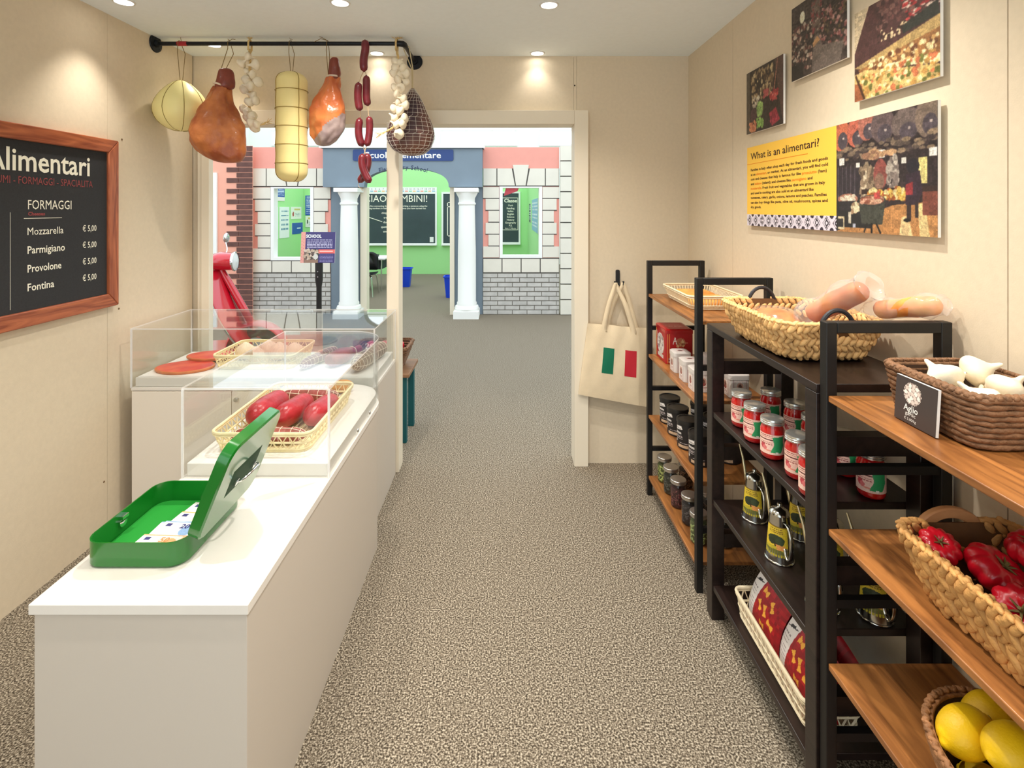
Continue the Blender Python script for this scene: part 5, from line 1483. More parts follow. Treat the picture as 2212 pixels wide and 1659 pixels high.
# corners relative to thing (x, z) : TL, TR, BL, BR
TL, TR, BL, BR = Vector((-.185, .482)), Vector((.165, .452)), Vector((-.240, .07)), Vector((.168, -.005))
def bagp(u, v, side):
    p = (BL.lerp(BR, u)).lerp(TL.lerp(TR, u), v)
    b = math.sin(PI*u)**.5*(math.sin(PI*min(1, v*.96+.04))**.6)
    wr = .006*math.sin(9*u+5*v)*v*(1-u*.3)+.003*math.sin(23*u-7*v)*v
    return (p.x, side*(.003+.020*b)+wr*(1 if side < 0 else .3), p.y)
a = MB(); a.grid(lambda u, v: bagp(u, v, -1), 26, 26); a.grid(lambda u, v: bagp(u, v, 1), 26, 26, flip=True)
for e in (lambda v, s: bagp(0, v, s), lambda v, s: bagp(1, v, s), lambda v, s: bagp(v, 0, s)):
    a.grid(lambda u, v, e=e: e(u, -1 if v < .5 else 1), 26, 1)
a.build('bag_body', M_CAN, t, smooth=70)
for nm, c_, u0, u1, v0, v1, lb in (('green_block', (16, 116, 84), .285, .455, .36, .70, 'green printed block'), ('red_block', (206, 44, 58), .625, .805, .36, .70, 'red printed block')):
    a = MB(); a.grid(lambda u, v: tuple(Vector(bagp(u0+(u1-u0)*u, v0+(v1-v0)*v, -1))+Vector((0, -.0012, 0))), 6, 8); a.build(nm, mat(nm+'_ink', c_, .75), t, label=lb)
for (u0, u1, yo, pz) in ((.27, .74, -1, -.022), (.33, .80, 1, .022)):
    a = MB(); p0, p1 = Vector(bagp(u0, .97, yo)), Vector(bagp(u1, .97, yo))
    top = Vector((pz, .015 if yo > 0 else .005, .716))
    for (p, sg_) in ((p0, 1), (p1, -1)):
        P = smooth_path([p+Vector((0, yo*.002, -.03)), p+Vector((0, yo*.003, 0)), p.lerp(top, .5)+Vector((sg_*-.008, yo*.01, 0)), top+Vector((-sg_*.010, 0, -.03)), top], 16)
        vs = []; hw = .019
        for i, q in enumerate(P):
            k = 1-.55*(i/15); vs += [q+Vector((-hw*k, 0, 0)), q+Vector((hw*k, -.004*(i/15), 0))]
        a.add(vs, [(2*i, 2*i+1, 2*i+3, 2*i+2) for i in range(15)])
    o = a.build('strap', M_CAN, t, smooth=80); o.modifiers.new('solid', 'SOLIDIFY').thickness = .0025

# ---------------------------------------------------------------- shelf racks
M_POST = mat('black_powder_coat', (20, 18, 17), .5, var=.1, scale=40)
M_RUST = wood('rustic_brown_shelf', (120, 74, 38), (176, 116, 62), .34, (22, 2.5, 22), 2.5)
M_DARKW = wood('espresso_wood', (24, 16, 14), (42, 29, 25), .34, (30, 3, 30), 1.5)
LV = [1.060, .744, .425, .106]
def rack(label, x, y, L_):
    t = thing('shelf_rack', label, 'shelf rack', (x, y, 0))
    p = .026; W = .30; H = 1.232
    for (px_, py_) in ((0, 0), (W-p, 0), (0, L_-p), (W-p, L_-p)):
        a = MB(); a.box(px_, px_+p, py_, py_+p, 0, H); a.build('post', M_POST, t, bevel=.002)
    for py_ in (0, L_-p):
        a = MB(); a.box(p+.0003, W-p-.0003, py_, py_+p, H-p, H); a.build('top_rail', M_POST, t, bevel=.002)
        for z in (.888, .570, .252):
            a = MB(); a.box(p+.0003, W-p-.0003, py_+.004, py_+p-.004, z-.02, z); a.build('crossbar', M_POST, t)
    for z in LV:
        a = MB(); a.box(.004, W-.004, p+.0005, L_-p-.0005, z-.016, z-.0008); a.build('shelf', M_RUST, t, bevel=.002)
    return t
rack('open rack of rustic brown shelves in the far corner, beside the tote bag', .751, 1.991, .707)
rack('nearest rack of rustic brown shelves, cut by the right edge of the photo', .764, .528, .707)
t = thing('shelf_rack', 'dark espresso shelf rack standing between the two rustic brown racks', 'shelf rack', (.757, 1.238, 0))
p = .046; W = .30; L_ = .668
LM_ = [1.077, .763, .443, .130]
for (px_, py_) in ((0, 0), (W-p, 0), (0, L_-p), (W-p, L_-p)):
    a = MB(); a.box(px_, px_+p, py_, py_+p, 0, LM_[0]-.0225); a.build('post', M_DARKW, t, bevel=.002)
a = MB(); a.box(0, W, 0, L_, LM_[0]-.022, LM_[0]-.0008); a.build('top_shelf', M_DARKW, t, bevel=.002)
for z in LM_[1:]:
    a = MB(); a.box(.004, W-.004, p+.0005, L_-p-.0005, z-.02, z-.0008); a.build('shelf', M_DARKW, t, bevel=.002)
for py_ in (.006, L_-.040):
    for z in (.945, .63, .31):
        a = MB(); a.box(p+.0003, W-p-.0003, py_, py_+.034, z-.048, z); a.build('crossbar', M_DARKW, t)

# ---------------------------------------------------------------- goods on the far rack
t = thing('wicker_tray', 'bleached wicker tray with flat bread on top of the far rack', 'tray', (.925, 2.405, LV[0]))
open_basket(t, -.122, .120, -.195, .195, .062, .022, M_=M_REEDW, pat='vert', pitch=.030, rad=.003)
M_CRU = mat('golden_flat_bread', (240, 186, 104), .5, c2=(222, 140, 64), scale=10, bump=.3)
for i, (yy, lb) in enumerate(((.085, 'flat golden bread in the wicker tray, half toward the back wall'), (-.085, 'flat golden bread in the wicker tray, half toward the viewer'))):
    t = thing('flat_bread', lb, 'bread', (.924, 2.405+yy, LV[0]+.0066))
    a = MB(); NN = lambda u, v: NZ.noise(Vector((u*5+i*9, v*5, 0)))*.006+.008*math.sin(9*v+3*u)
    rr = [rrect(-.088+d, .088-d, -.08+d, .08-d, .03-d*.5, z, 6) for d, z in ((.004, 0), (0, .006), (0, .022), (.006, .032), (.018, .038))]
    a.loft(rr, cap1=False)
    n = len(rr[-1]); c0 = len(a.v)
    prev = rr[-1]
    for k in (.66, .33):
        ring = [(x*k/1.0, y*k, .038+NZ.noise(Vector((x*30+i*7, y*30, k)))*.008) for x, y, z in rr[-1]]
        a.loft([prev, ring], cap0=False, cap1=False); prev = ring
    a.add(prev, [tuple(range(n))])
    a.build('crust', M_CRU, t, smooth=80)
def tin(label, x, y, z, sx, sy, h, c, pics, rz=0, group=None, cl=None, lidh=.02):
    t = thing('metal_tin', label, 'tin', (x, y, z), rz, group)
    m = mat('tin_%d_%d_%d' % c, c, .3, coat=.3)
    r = .008 if sx > .1 else .014
    a = MB(); a.loft([rrect(-sx/2, sx/2, -sy/2, sy/2, r, 0), rrect(-sx/2, sx/2, -sy/2, sy/2, r, h-lidh)]); a.build('tin_body', m, t)
    a = MB(); q = .0015; a.loft([rrect(-sx/2-q, sx/2+q, -sy/2-q, sy/2+q, r, h-lidh+.0003), rrect(-sx/2-q, sx/2+q, -sy/2-q, sy/2+q, r, h-.004), rrect(-sx/2+.003, sx/2-.003, -sy/2+.003, sy/2-.003, r, h)]); a.build('lid', m, t)
    pl, pn, pt = pics
    a = MB(); f = .0004; H = h-lidh-.004
    a.pic(pl, lambda u, v: (-sx/2-f, sy/2-r-(sy-2*r)*u, .003+H*v)); a.pic(pn, lambda u, v: (-sx/2+r+(sx-2*r)*u, -sy/2-f, .003+H*v)); a.pic(pt, lambda u, v: (-(sx/2-.012)+(sx-.024)*u, -(sy/2-.012)+(sy-.024)*v, h+f)); a.build('printed_label', M_PRINT, t, smooth=0)
    return t
red = (176, 28, 30)
pl = Pic(36, 40, red); pl.ell(.5, .45, .36, .36, (214, 206, 200)); pl.ell(.5, .42, .28, .28, (180, 170, 170)); pl.dots(60, (.22, .2, .78, .68), .05, [(230, 224, 216), (150, 130, 130), (200, 190, 180)]); pl.rect(.2, .8, .8, .92, (210, 200, 190)); pl.rect(.0, .0, .05, 1, (226, 160, 80)); pl.line(.08, .1, .3, .5, .02, (226, 214, 200))
pn = Pic(40, 44, red); pn.rect(.0, .0, .025, 1, (236, 150, 70)); pn.rect(.07, .0, .09, 1, (236, 150, 70)); pn.rect(.12, .08, .88, .09, (206, 120, 90)); pn.ell(.55, .3, .2, .16, (190, 110, 80)); pn.dots(24, (.4, .2, .7, .44), .03, [(214, 170, 120), (150, 90, 60), (226, 190, 150)]); pn.line(.24, .34, .32, .12, .015, (232, 214, 206)); pn.line(.32, .12, .38, .34, .015, (232, 214, 206)); pn.rect(.27, .25, .36, .275, (232, 214, 206)); pn.rect(.7, .3, .86, .32, (214, 160, 130)); pn.rect(.05, .82, .2, .98, (200, 180, 170)); pn.lines(.06, .19, [.84, .88, .92], .02, (120, 40, 40))
pt = Pic(24, 24, red); pt.ell(.5, .5, .42, .3, (190, 60, 56)); pt.lines(.2, .8, [.36, .5, .6], .05, (206, 130, 120))
tin('big red metal tin with a white oval picture on the far rack', .857, 2.578, LV[1], .134, .165, .168, red, (pl, pn, pt))
wh = (224, 216, 211)
def wp():
    p = Pic(24, 26, wh); p.rect(.12, .06, .88, .94, (222, 200, 194)); p.rect(.17, .1, .83, .9, (240, 234, 228)); p.ell(.5, .42, .26, .26, (214, 170, 154)); p.ell(.5, .4, .14, .16, (110, 76, 66)); p.ell(.5, .55, .2, .1, (150, 80, 76)); p.lines(.24, .78, [.74, .81], .04, (170, 120, 120)); p.rect(0, 0, .05, 1, (190, 150, 154)); p.rect(.95, 0, 1, 1, (190, 150, 154)); p.noise(.06); return p
def wtp():
    p = Pic(20, 20, wh); p.rect(.18, .24, .82, .76, (214, 186, 180)); p.ell(.5, .5, .22, .2, (124, 96, 92)); return p
for i, (x, y, h, lb, sz) in enumerate((
    (.826, 2.395, .094, 'white printed tin on the far rack, in front beside the big red tin', .078),
    (.824, 2.265, .094, 'white printed tin on the far rack, front row, second after the red tin', .078),
    (.822, 2.145, .094, 'white printed tin on the far rack, front row, behind the black post', .078),
    (.945, 2.335, .094, 'white printed tin on the far rack, back row, nearest the red tin', .078),
    (.950, 2.215, .094, 'white printed tin on the far rack, back row, second after the red tin', .078),
    (.945, 2.085, .094, 'white printed tin on the far rack, back row, at the near end', .082))):
    tin(lb, x, y, LV[1], sz, sz, h, wh, (wp(), wp(), wtp()), group='white tins on the far rack', lidh=.022)
# black coffee cans
M_CANB = mat('black_can', (30, 28, 30), .3, coat=.4)
def cyl_label(a, pic, r, z0, z1, a0, a1, r1=None):
    r1 = r if r1 is None else r1
    a0, a1 = math.radians(a0), math.radians(a1)
    a.pic(pic, lambda u, v: ((r+(r1-r)*v)*math.cos(a0+(a1-a0)*u), (r+(r1-r)*v)*math.sin(a0+(a1-a0)*u), z0+(z1-z0)*v))
t = thing('coffee_can', 'black lidded can with white lettering, front row of the far rack nearest the back wall', 'can', (.838, 2.585, LV[2]), 0, 'black cans on the far rack')
r = .048; H = .128
a = MB(); a.lathe([(r-.002, 0), (r, .002), (r, H-.016)], 32); a.build('can_body', M_CANB, t)
a = MB(); a.lathe([(r+.003, H-.0155), (r+.003, H-.001), (r, H), (r-.004, H), (r-.005, H-.003), (.0003, H-.003)], 32, cap1=False); a.build('lid', mat('black_can_lid', (40, 38, 36), .4), t)
p = Pic(70, 50, (28, 26, 28)); p.poly([(.10, .14), (.36, .06), (.40, .2), (.12, .28)], (236, 230, 226)); p.rect(.14, .19, .34, .21, (40, 36, 40)); p.rect(.12, .34, .36, .42, (210, 204, 200)); p.lines(.12, .40, [.48, .53, .6], .025, (200, 190, 190)); p.ell(.15, .72, .03, .07, (220, 216, 206)); p.lines(.3, .62, [.76], .03, (200, 190, 190)); p.rect(.24, .84, .62, .96, (196, 170, 140)); p.noise(.1, 2); p.lines(.68, .95, [.3, .38, .46, .6, .68], .025, (190, 184, 180))
a = MB(); cyl_label(a, p, r+.0004, .004, H-.018, 150, 340); a.build('printed_label', M_PRINT, t, smooth=60)
can0 = t
for (x, y, lb) in ((.833, 2.450, 'black lidded can, front row of the far rack, second from the back wall'), (.834, 2.312, 'black lidded can, front row of the far rack, third from the back wall'), (.835, 2.170, 'black lidded can, front row of the far rack, behind the black post'),
    (.965, 2.50, 'black lidded can, back row of the far rack nearest the back wall'), (.965, 2.345, 'black lidded can, back row of the far rack, second from the back wall'), (.965, 2.19, 'black lidded can, back row of the far rack, nearest the dark rack')):
    dup(can0, (x, y, LV[2]), rnd.uniform(-.15, .15), lb)
# spice jars
M_JG = clear_sheet('jar_glass', (.96, .97, .96), veil=.0)
M_LID = mat('brushed_metal_lid', (196, 190, 182), .32, .85)
def spice(label, x, y, c, c2, h=.128, r=.035, seed=0, kind='pods'):
    t = thing('spice_jar', label, 'jar', (x, y, LV[3]), seed*.5, 'spice jars on the far rack')
    a = MB(); a.lathe([(r-.004, 0), (r, .004), (r, h-.034), (r-.004, h-.024), (r-.005, h-.016)], 26, cap1=False); a.build('glass', M_JG, t)
    a = MB(); a.lathe([(r-.006, .003), (r-.003, .006), (r-.003, h-.040), (.0003, h-.038)], 24, cap1=False)
    R = random.Random(seed)
    for i in range(130):
        q = R.uniform(0, 2*PI); z = R.uniform(.008, h-.044); s_ = R.uniform(.004, .0055)
        d = Vector((R.uniform(-1, 1), R.uniform(-1, 1), R.uniform(-1, 1))).normalized(); N = Vector((math.cos(q), math.sin(q), 0)); d = (d-N*d.dot(N)).normalized(); B = N.cross(d)
        a.ell(N*(r-.0045)+Vector((0, 0, z)), (d*s_*1.5, B*s_*.8, N*s_*.6), 6, 4, mi=1)
    a.build('contents', [mat('spice_dark_%d' % seed, tuple(int(v*.55) for v in c), .8), mat('spice_%d' % seed, c, .6, var=.3, scale=60, c2=c2)], t, smooth=80)
    a = MB(); a.lathe([(r-.003, h-.018), (r+.001, h-.017), (r+.0012, h-.011), (r, h-.0105), (r+.001, h-.009), (r+.001, h-.002), (r-.001, h), (.0003, h)], 28, cap1=False); a.build('lid', M_LID, t)
for i, (x, y, c, c2, lb) in enumerate((
    (.822, 2.617, (150, 164, 84), (190, 198, 120), 'spice jar of pale green pods, front row, nearest the back wall'),
    (.820, 2.512, (92, 92, 78), (64, 66, 60), 'spice jar of dark grey green leaves, front row, second from the back wall'),
    (.818, 2.398, (124, 66, 66), (92, 44, 46), 'spice jar of reddish brown beans, front row of the bottom shelf'),
    (.824, 2.268, (88, 78, 80), (60, 54, 56), 'spice jar of dark seeds, front row, between the red beans and the post'),
    (.815, 2.138, (170, 184, 120), (140, 156, 92), 'spice jar of pale green seeds, front row, half hidden by the black post'),
    (.915, 2.57, (120, 84, 60), (150, 110, 80), 'spice jar standing behind the pale green and grey green jars'),
    (.915, 2.30, (80, 56, 48), (110, 80, 66), 'spice jar standing behind the dark seeds jar'),
    (.915, 2.12, (120, 100, 60), (150, 130, 84), 'spice jar in the back row at the near end of the far rack'))):
    spice(lb, x, y, c, c2, seed=i+1)

# ---------------------------------------------------------------- goods on the dark middle rack
M_HYA = mat('water_hyacinth', (232, 184, 122), .6, var=.28, scale=26, bump=.3, bscale=120)
M_HYA2 = mat('seagrass_tan', (200, 148, 86), .65, var=.3, scale=26, bump=.3, bscale=120)
t = thing('plaited_basket', 'big plaited straw basket with black handles holding wrapped bread on the dark rack', 'basket', (.903, 1.585, LM_[0]))
def cutT(x, y, z): return abs(y) > .19 and abs(x) < .042 and z > .078
lump_basket(t, .110, .165, .158, .212, .112, 6, .030, M_HYA, .05, .075, seed=4, cut=cutT)
for sy in (-1, 1):
    a = MB(); P = [(.047*math.cos(PI*i/16), sy*.204, .088+.062*math.sin(PI*i/16)) for i in range(17)]; a.tube(P, .0062, 8); a.build('handle', mat('black_cord', (44, 44, 50), .5), t)
M_WRAP = clear_sheet('thin_plastic_wrap', (.98, .97, .96), veil=.05, rough=.08)
M_WRAP2 = clear_sheet('cloudy_plastic_wrap', (.98, .97, .96), veil=.17, rough=.12)
M_BRED = mat('baked_bread_crust', (220, 104, 44), .5, c2=(236, 160, 88), scale=12, bump=.25, coat=.15)
M_BREDP = mat('pale_bread_crust', (234, 160, 84), .5, c2=(196, 92, 38), scale=9, bump=.25)
def wrap_tube(pts, r, seed, n=22, m=18, flare=1.0):
    P = smooth_path(pts, n); rings = []
    a = MB(); vs = []; k = len(P)
    R = random.Random(seed)
    for i, p in enumerate(P):
        tg = (P[min(i+1, k-1)]-P[max(i-1, 0)]).normalized(); u = tg.cross(Vector((0, 0, 1))).normalized(); v = u.cross(tg)
        rr_ = r*(1+.15*math.sin(i*.9+seed)) * (1 if 2 < i < k-3 else (.55 if i in (1, 2, k-3, k-2) else .3))
        if i >= k-3: rr_ *= flare
        rings.append([p+(u*math.cos(2*PI*j/m)+v*math.sin(2*PI*j/m))*rr_*(1+.10*math.sin(5*j+i*1.7+seed)) for j in range(m)])
    a.loft(rings, cap0=False, cap1=False)
    return a
t = thing('round_loaf', 'round loaf in clear plastic lying in the middle of the big straw basket', 'bread', (.880, 1.650, LM_[0]+.016)); t.scale = (.86, .86, .95)
a = MB(); a.loft(ham_loft([(0, 0, 0, .01, .01), (.004, 0, 0, .065, .085), (.03, 0, 0, .086, .105), (.06, 0, 0, .078, .095), (.085, 0, 0, .05, .06), (.094, 0, 0, .005, .005)], 18, 30, .008, 12, 2)); a.build('loaf', M_BRED, t, smooth=80)
a = MB(); a.loft(ham_loft([(-.002, 0, 0, .03, .03), (.002, 0, 0, .075, .095), (.03, 0, 0, .092, .114), (.066, 0, 0, .086, .103), (.092, 0, 0, .056, .066), (.102, 0, 0, .006, .006)], 18, 30, .016, 24, 7)); a.build('plastic_wrap', M_WRAP, t, smooth=60)
t = thing('oval_loaf', 'smaller orange loaf in clear plastic at the near end of the big straw basket', 'bread', (.850, 1.485, LM_[0]+.016)); t.scale = (.80, .80, .85)
a = MB(); a.loft(ham_loft([(0, 0, 0, .01, .01), (.004, 0, 0, .045, .04), (.03, 0, 0, .066, .056), (.06, 0, 0, .055, .048), (.078, 0, 0, .03, .026), (.086, 0, 0, .005, .005)], 16, 26, .006, 12, 5)); a.build('loaf', M_BRED, t, smooth=80)
a = MB(); a.loft(ham_loft([(.001, 0, 0, .05, .045), (.03, 0, 0, .072, .062), (.064, 0, 0, .062, .054), (.084, 0, 0, .034, .03), (.094, 0, 0, .006, .006)], 16, 26, .012, 24, 9)); a.build('plastic_wrap', M_WRAP, t, smooth=60)
def baguette(label, p0, p1, r, m, seed, wr, fl):
    c = Vector(p0); t = thing('baguette', label, 'bread', p0)
    d = Vector(p1)-c
    pts, rs = sausage_geo((0, 0, 0), d, r, .0, 18, tip=.12, amp=.05, seed=seed)
    a = MB(); a.tube(pts, rs, 16); a.build('loaf', m, t, smooth=80)
    a = wrap_tube([-d*.22+Vector((0, 0, -.004)), -d*.05, d*.3, d*.7, d*1.02, d*1.12], wr, seed, flare=fl); a.build('plastic_wrap', M_WRAP2, t, smooth=60)
baguette('baguette in clear plastic pointing up out of the near end of the straw basket', (.935, 1.510, LM_[0]+.100), (.975, 1.335, 1.286), .030, M_BREDP, 3, .039, 1.7)
baguette('orange baguette end lying over the top rail of the nearest rack', (.990, 1.400, 1.226), (1.034, 1.248, 1.268), .0245, mat('orange_bread_crust', (232, 112, 42), .45, c2=(246, 176, 92), scale=14, bump=.2), 8, .027, .9)
# sauce jars
M_SAUCE = mat('red_tomato_sauce', (186, 22, 22), .12, var=.25, scale=22, coat=1.0)
M_LIDB = mat('bright_metal_lid', (214, 212, 206), .25, .8)
t = thing('sauce_jar', 'jar of red sauce, front row of the dark rack, farthest from the viewer', 'jar', (.810, 1.741, LM_[1]), 0, 'sauce jars on the dark rack')
r = .0325; h = .118
a = MB(); a.lathe([(r-.006, 0), (r-.001, .006), (r, .012), (r, h-.034), (r-.003, h-.026), (r-.006, h-.020), (r-.006, h-.016)], 32); a.build('jar_body', M_SAUCE, t, smooth=60)
a = MB(); a.lathe([(r-.003, h-.0175), (r, h-.0165), (r, h-.0135), (r-.0015, h-.012), (r, h-.0105), (r, h-.008), (r-.0015, h-.0065), (r, h-.005), (r-.001, h-.001), (r-.003, h), (.0003, h-.0006)], 32, cap1=False); a.build('lid', M_LIDB, t)
p = Pic(60, 40, (246, 206, 190)); p.line(0, .2, 1, .34, .01, (120, 40, 36)) if False else None
p.rect(0, .26, .62, .30, (96, 34, 34)); p.ell(.2, .62, .08, .16, (200, 70, 80)); p.ell(.26, .7, .07, .12, (226, 120, 120)); p.lines(.06, .5, [.06, .14, .40, .48], .035, (170, 90, 86)); p.rect(.3, .78, .66, .86, (236, 150, 130))
p.poly([(.50, .12), (.86, .06), (.88, .55), (.78, .9), (.44, .9), (.56, .5)], (44, 160, 96)); p.rect(.6, .84, .68, .96, (236, 236, 226)); p.noise(.05)
a = MB(); cyl_label(a, p, r+.0005, .018, h-.042, 165, 320); a.build('printed_label', M_PRINT, t, smooth=60)
jar0 = t
for (x, y, lb) in ((.800, 1.629, 'jar of red sauce, front row of the dark rack, second from the far end'), (.800, 1.522, 'jar of red sauce, middle of the front row on the dark rack'), (.811, 1.408, 'jar of red sauce, front row, second from the near post'), (.797, 1.318, 'jar of red sauce, front row, cut by the near post of the dark rack'),
    (.918, 1.757, 'jar of red sauce, back row of the dark rack, farthest from the viewer'), (.938, 1.645, 'jar of red sauce, back row of the dark rack, second from the far end'), (.932, 1.538, 'jar of red sauce, back row of the dark rack, third from the far end'), (.954, 1.425, 'jar of red sauce in the back row, its lid seen below the garlic basket shelf'), (.948, 1.318, 'jar of red sauce seen through the near rack, back row at the near end')):
    dup(jar0, (x, y, LM_[1]), rnd.uniform(-.12, .12), lb)
# oil cans
M_TINP = mat('polished_tin', (206, 204, 196), .16, 1.0)
t = thing('oil_can', 'olive oil can with a long spout, front row of the dark rack, farthest away', 'oil can', (.858, 1.749, LM_[2]), 0, 'oil cans on the dark rack')
a = MB(); a.lathe([(.0405, 0), (.0415, .002), (.0405, .004), (.039, .005), (.0275, .135), (.0285, .137), (.0275, .139)], 32); a.build('can_body', M_TINP, t)
a = MB(); a.lathe([(.0285, .1393), (.027, .143), (.018, .150), (.006, .154), (.004, .157), (.007, .161), (.006, .166), (.0003, .168)], 24, cap1=False); a.build('lid', M_TINP, t)
a = MB(); a.tube([(0, .030, .045), (0, .052, .085), (0, .085, .165), (-.004, .104, .205)], [.0075, .0065, .0045, .003], 10); a.build('spout', mat('pale_brass', (220, 206, 170), .25, .9), t)
a = MB(); P = smooth_path([(0, -.030, .122), (0, -.052, .125), (0, -.068, .105), (0, -.070, .06), (0, -.058, .03), (0, -.042, .035), (0, -.037, .05)], 24)
vs = []
for q in P: vs += [q+Vector((-.006, 0, 0)), q+Vector((.006, 0, 0))]
a.add(vs, [(2*i, 2*i+1, 2*i+3, 2*i+2) for i in range(23)]); o = a.build('handle', M_TINP, t, smooth=80); o.modifiers.new('solid', 'SOLIDIFY').thickness = .0015
p = Pic(44, 56, (226, 196, 54)); p.rect(0, .0, 1, .04, (150, 120, 40)); p.lines(.2, .8, [.08, .14, .2], .035, (150, 116, 30)); p.ell(.5, .45, .36, .16, (54, 66, 40)); p.ell(.36, .52, .2, .1, (44, 54, 36)); p.ell(.66, .5, .18, .12, (60, 74, 44)); p.rect(.46, .55, .54, .74, (64, 48, 34)); p.poly([(0, .72), (.5, .66), (1, .76), (1, 1), (0, 1)], (196, 178, 50)); p.poly([(.5, .58), (.9, .62), (.8, .76), (.56, .76)], (236, 160, 84)); p.poly([(0, .8), (.7, .76), (1, .9), (.3, .94)], (112, 112, 44)); p.noise(.08)
a = MB(); cyl_label(a, p, .0374, .022, .108, 168, 285, .0302); a.build('printed_label', M_PRINT, t, smooth=60)
oil0 = t
for (x, y, lb) in ((.835, 1.547, 'olive oil can in the middle of the front row, above the pasta bags'), (.850, 1.362, 'olive oil can, front row, cut by the near post of the dark rack'), (.960, 1.655, 'olive oil can, back row of the dark rack, at the far end'), (.962, 1.492, 'olive oil can, back row of the dark rack, in the middle'), (.965, 1.328, 'olive oil can in the back row, seen through the nearest rack')):
    dup(oil0, (x, y, LM_[2]), rnd.uniform(-.08, .08), lb)
# pasta
t = thing('reed_basket', 'long low bleached reed basket of pasta bags on the bottom shelf of the dark rack', 'basket', (.868, 1.532, LM_[3]))
open_basket(t, -.085, .075, -.205, .205, .082, .012, M_=M_REEDW, pitch=.028, rr=.02)
p = Pic(84, 72, (164, 24, 34)); p.noise(.15, 4); p.poly([(0, 0), (.36, 0), (.30, .55), (.20, 1), (0, 1)], (232, 226, 222)); p.line(.04, .26, .30, .2, .008, (40, 36, 40)); p.lines(.04, .24, [.34, .40, .46, .54, .60, .66, .72], .018, (150, 140, 140)); p.line(.12, .22, .22, .2, .016, (40, 36, 40))
def bow(x, y, s_, an):
    c_, q_ = math.cos(an), math.sin(an)
    f = lambda u, v: (x+(u*c_-v*q_)*s_, y+(u*q_+v*c_)*s_*1.15)
    for k in (-1, 1): p.poly([f(0, -.25), f(k*1.0, -.75), f(k*1.15, 0), f(k*1.0, .75), f(0, .25)], (244, 176, 66))
    p.line(*f(0, -.25), *f(0, .25), .01, (220, 140, 50))
for q in ((.47, .26, .066, .2), (.45, .50, .066, 1.0), (.60, .50, .070, 1.2), (.72, .34, .066, 1.0), (.78, .60, .066, .3), (.58, .74, .060, .1)): bow(*q)
def bagshape(side, L_=.185, H=.165, th=.021):
    def f(u, v):
        b = max(0, math.sin(PI*u))**.45*max(0, math.sin(PI*v))**.45
        return (side*th*b*(1-.25*v)+.055*v*v, L_*(.5-u)+.006*math.sin(PI*v), H*v+.014*math.sin(PI*u)*v)
    return f
t = thing('pasta_bag', 'red bag of bow tie pasta with a white header, front row, farther from the viewer', 'pasta bag', (.828, 1.628, LM_[3]+.0075), 0, 'pasta bags in the reed basket')
a = MB(); a.pic(p, bagshape(-1)); a.build('front_print', M_PRINT, t, smooth=80)
a = MB(); a.grid(bagshape(1), 20, 18); a.build('back_film', mat('dark_red_film', (130, 18, 28), .35), t, smooth=80)
bag0 = t
dup(bag0, (.828, 1.436, LM_[3]+.0075), .0, 'red bag of bow tie pasta with a white header, front row, nearer the viewer')
dup(bag0, (.880, 1.624, LM_[3]+.0075), .0, 'red pasta bag behind the front bags, farther from the viewer')
dup(bag0, (.880, 1.434, LM_[3]+.0075), .0, 'red pasta bag behind the front bags, beside the near post')

# ---------------------------------------------------------------- goods on the nearest rack
M_COIL = mat('dark_brown_rope', (128, 92, 64), .65, var=.45, scale=55, bump=.4, bscale=140)
t = thing('rope_basket', 'dark brown rope basket of garlic on the top shelf of the nearest rack', 'basket', (.945, 1.030, LV[0]))
coil_basket(t, lambda f, z, d=0: rrect(-.088-.012*f+d, .088+.012*f-d, -.105-.014*f+d, .105+.014*f-d, .03, z, 6), 9, .102, .0062, M_COIL, seed=2)
gb = MB(); gp2 = sm_tab([(0, .0003), (.001, .012), (.008, .026), (.018, .031), (.028, .028), (.038, .016), (.046, .007), (.058, .004), (.062, .001)], 18)
t = thing('garlic_bulb', 'pale garlic bulb at the far left of the rope basket', 'garlic', (.925, 1.090, LV[0]+.050), 0, 'garlic in the rope basket')
gb.lathe([(max(.0003, r_), z) for z, r_ in gp2], 24, rf=lambda q, z: 1-.08*abs(math.cos(2.5*q))**6, cap0=False, cap1=False); gb.build('bulb', M_GAR, t, smooth=80)
t.rotation_euler = (.9, .3, 0); t.scale = (1.15,)*3
g0 = t
for (x, y, z, rot, lb) in ((.975, 1.085, .040, (.5, 1.0, 0), 'pale garlic bulb at the far right of the rope basket'), (.915, 1.030, .040, (-.6, .8, 1), 'pale garlic bulb in the middle of the rope basket'), (.985, 1.005, .040, (.9, -.4, 2), 'pale garlic bulb at the right side of the rope basket'), (.930, .965, .040, (-.8, .2, 1), 'pale garlic bulb at the near end of the rope basket')):
    dup(g0, (x, y, LV[0]+z+.012), rot=rot, label=lb, scale=1.15)
for i, (x, y, lb) in enumerate(((.905, 1.07, 'hidden lower garlic bulb under the far garlic'), (.96, .985, 'hidden lower garlic bulb under the near garlic'), (.97, 1.045, 'hidden lower garlic bulb under the right garlic'))):
    dup(g0, (x, y, LV[0]+.012), rot=(.3, .2, i), label=lb.replace('hidden ', ''))
t = thing('price_sign', 'small black sign reading Aglio garlic leaning on the rope basket', 'sign', (.828, 1.030, LV[0]+.001))
SM = ry_m(.06)
a = MB(); a.box(0, .0055, -.052, .052, 0.0003, .092, M=SM); a.build('sign_board', M_WHITE, t)
p = Pic(56, 50, (66, 58, 56)); p.ell(.42, .32, .215, .25, (226, 214, 204)); p.ell(.42, .32, .205, .24, (150, 132, 124)); [p.ell(.42+q_*math.cos(a_), .32+q_*1.15*math.sin(a_), .042, .048, c_) for q_, n_a in ((0, 1), (.085, 6), (.16, 11)) for a_, c_ in [(2*PI*k/n_a+q_*9, (246, 238, 230) if k % 2 else (222, 208, 198)) for k in range(n_a)]]; 
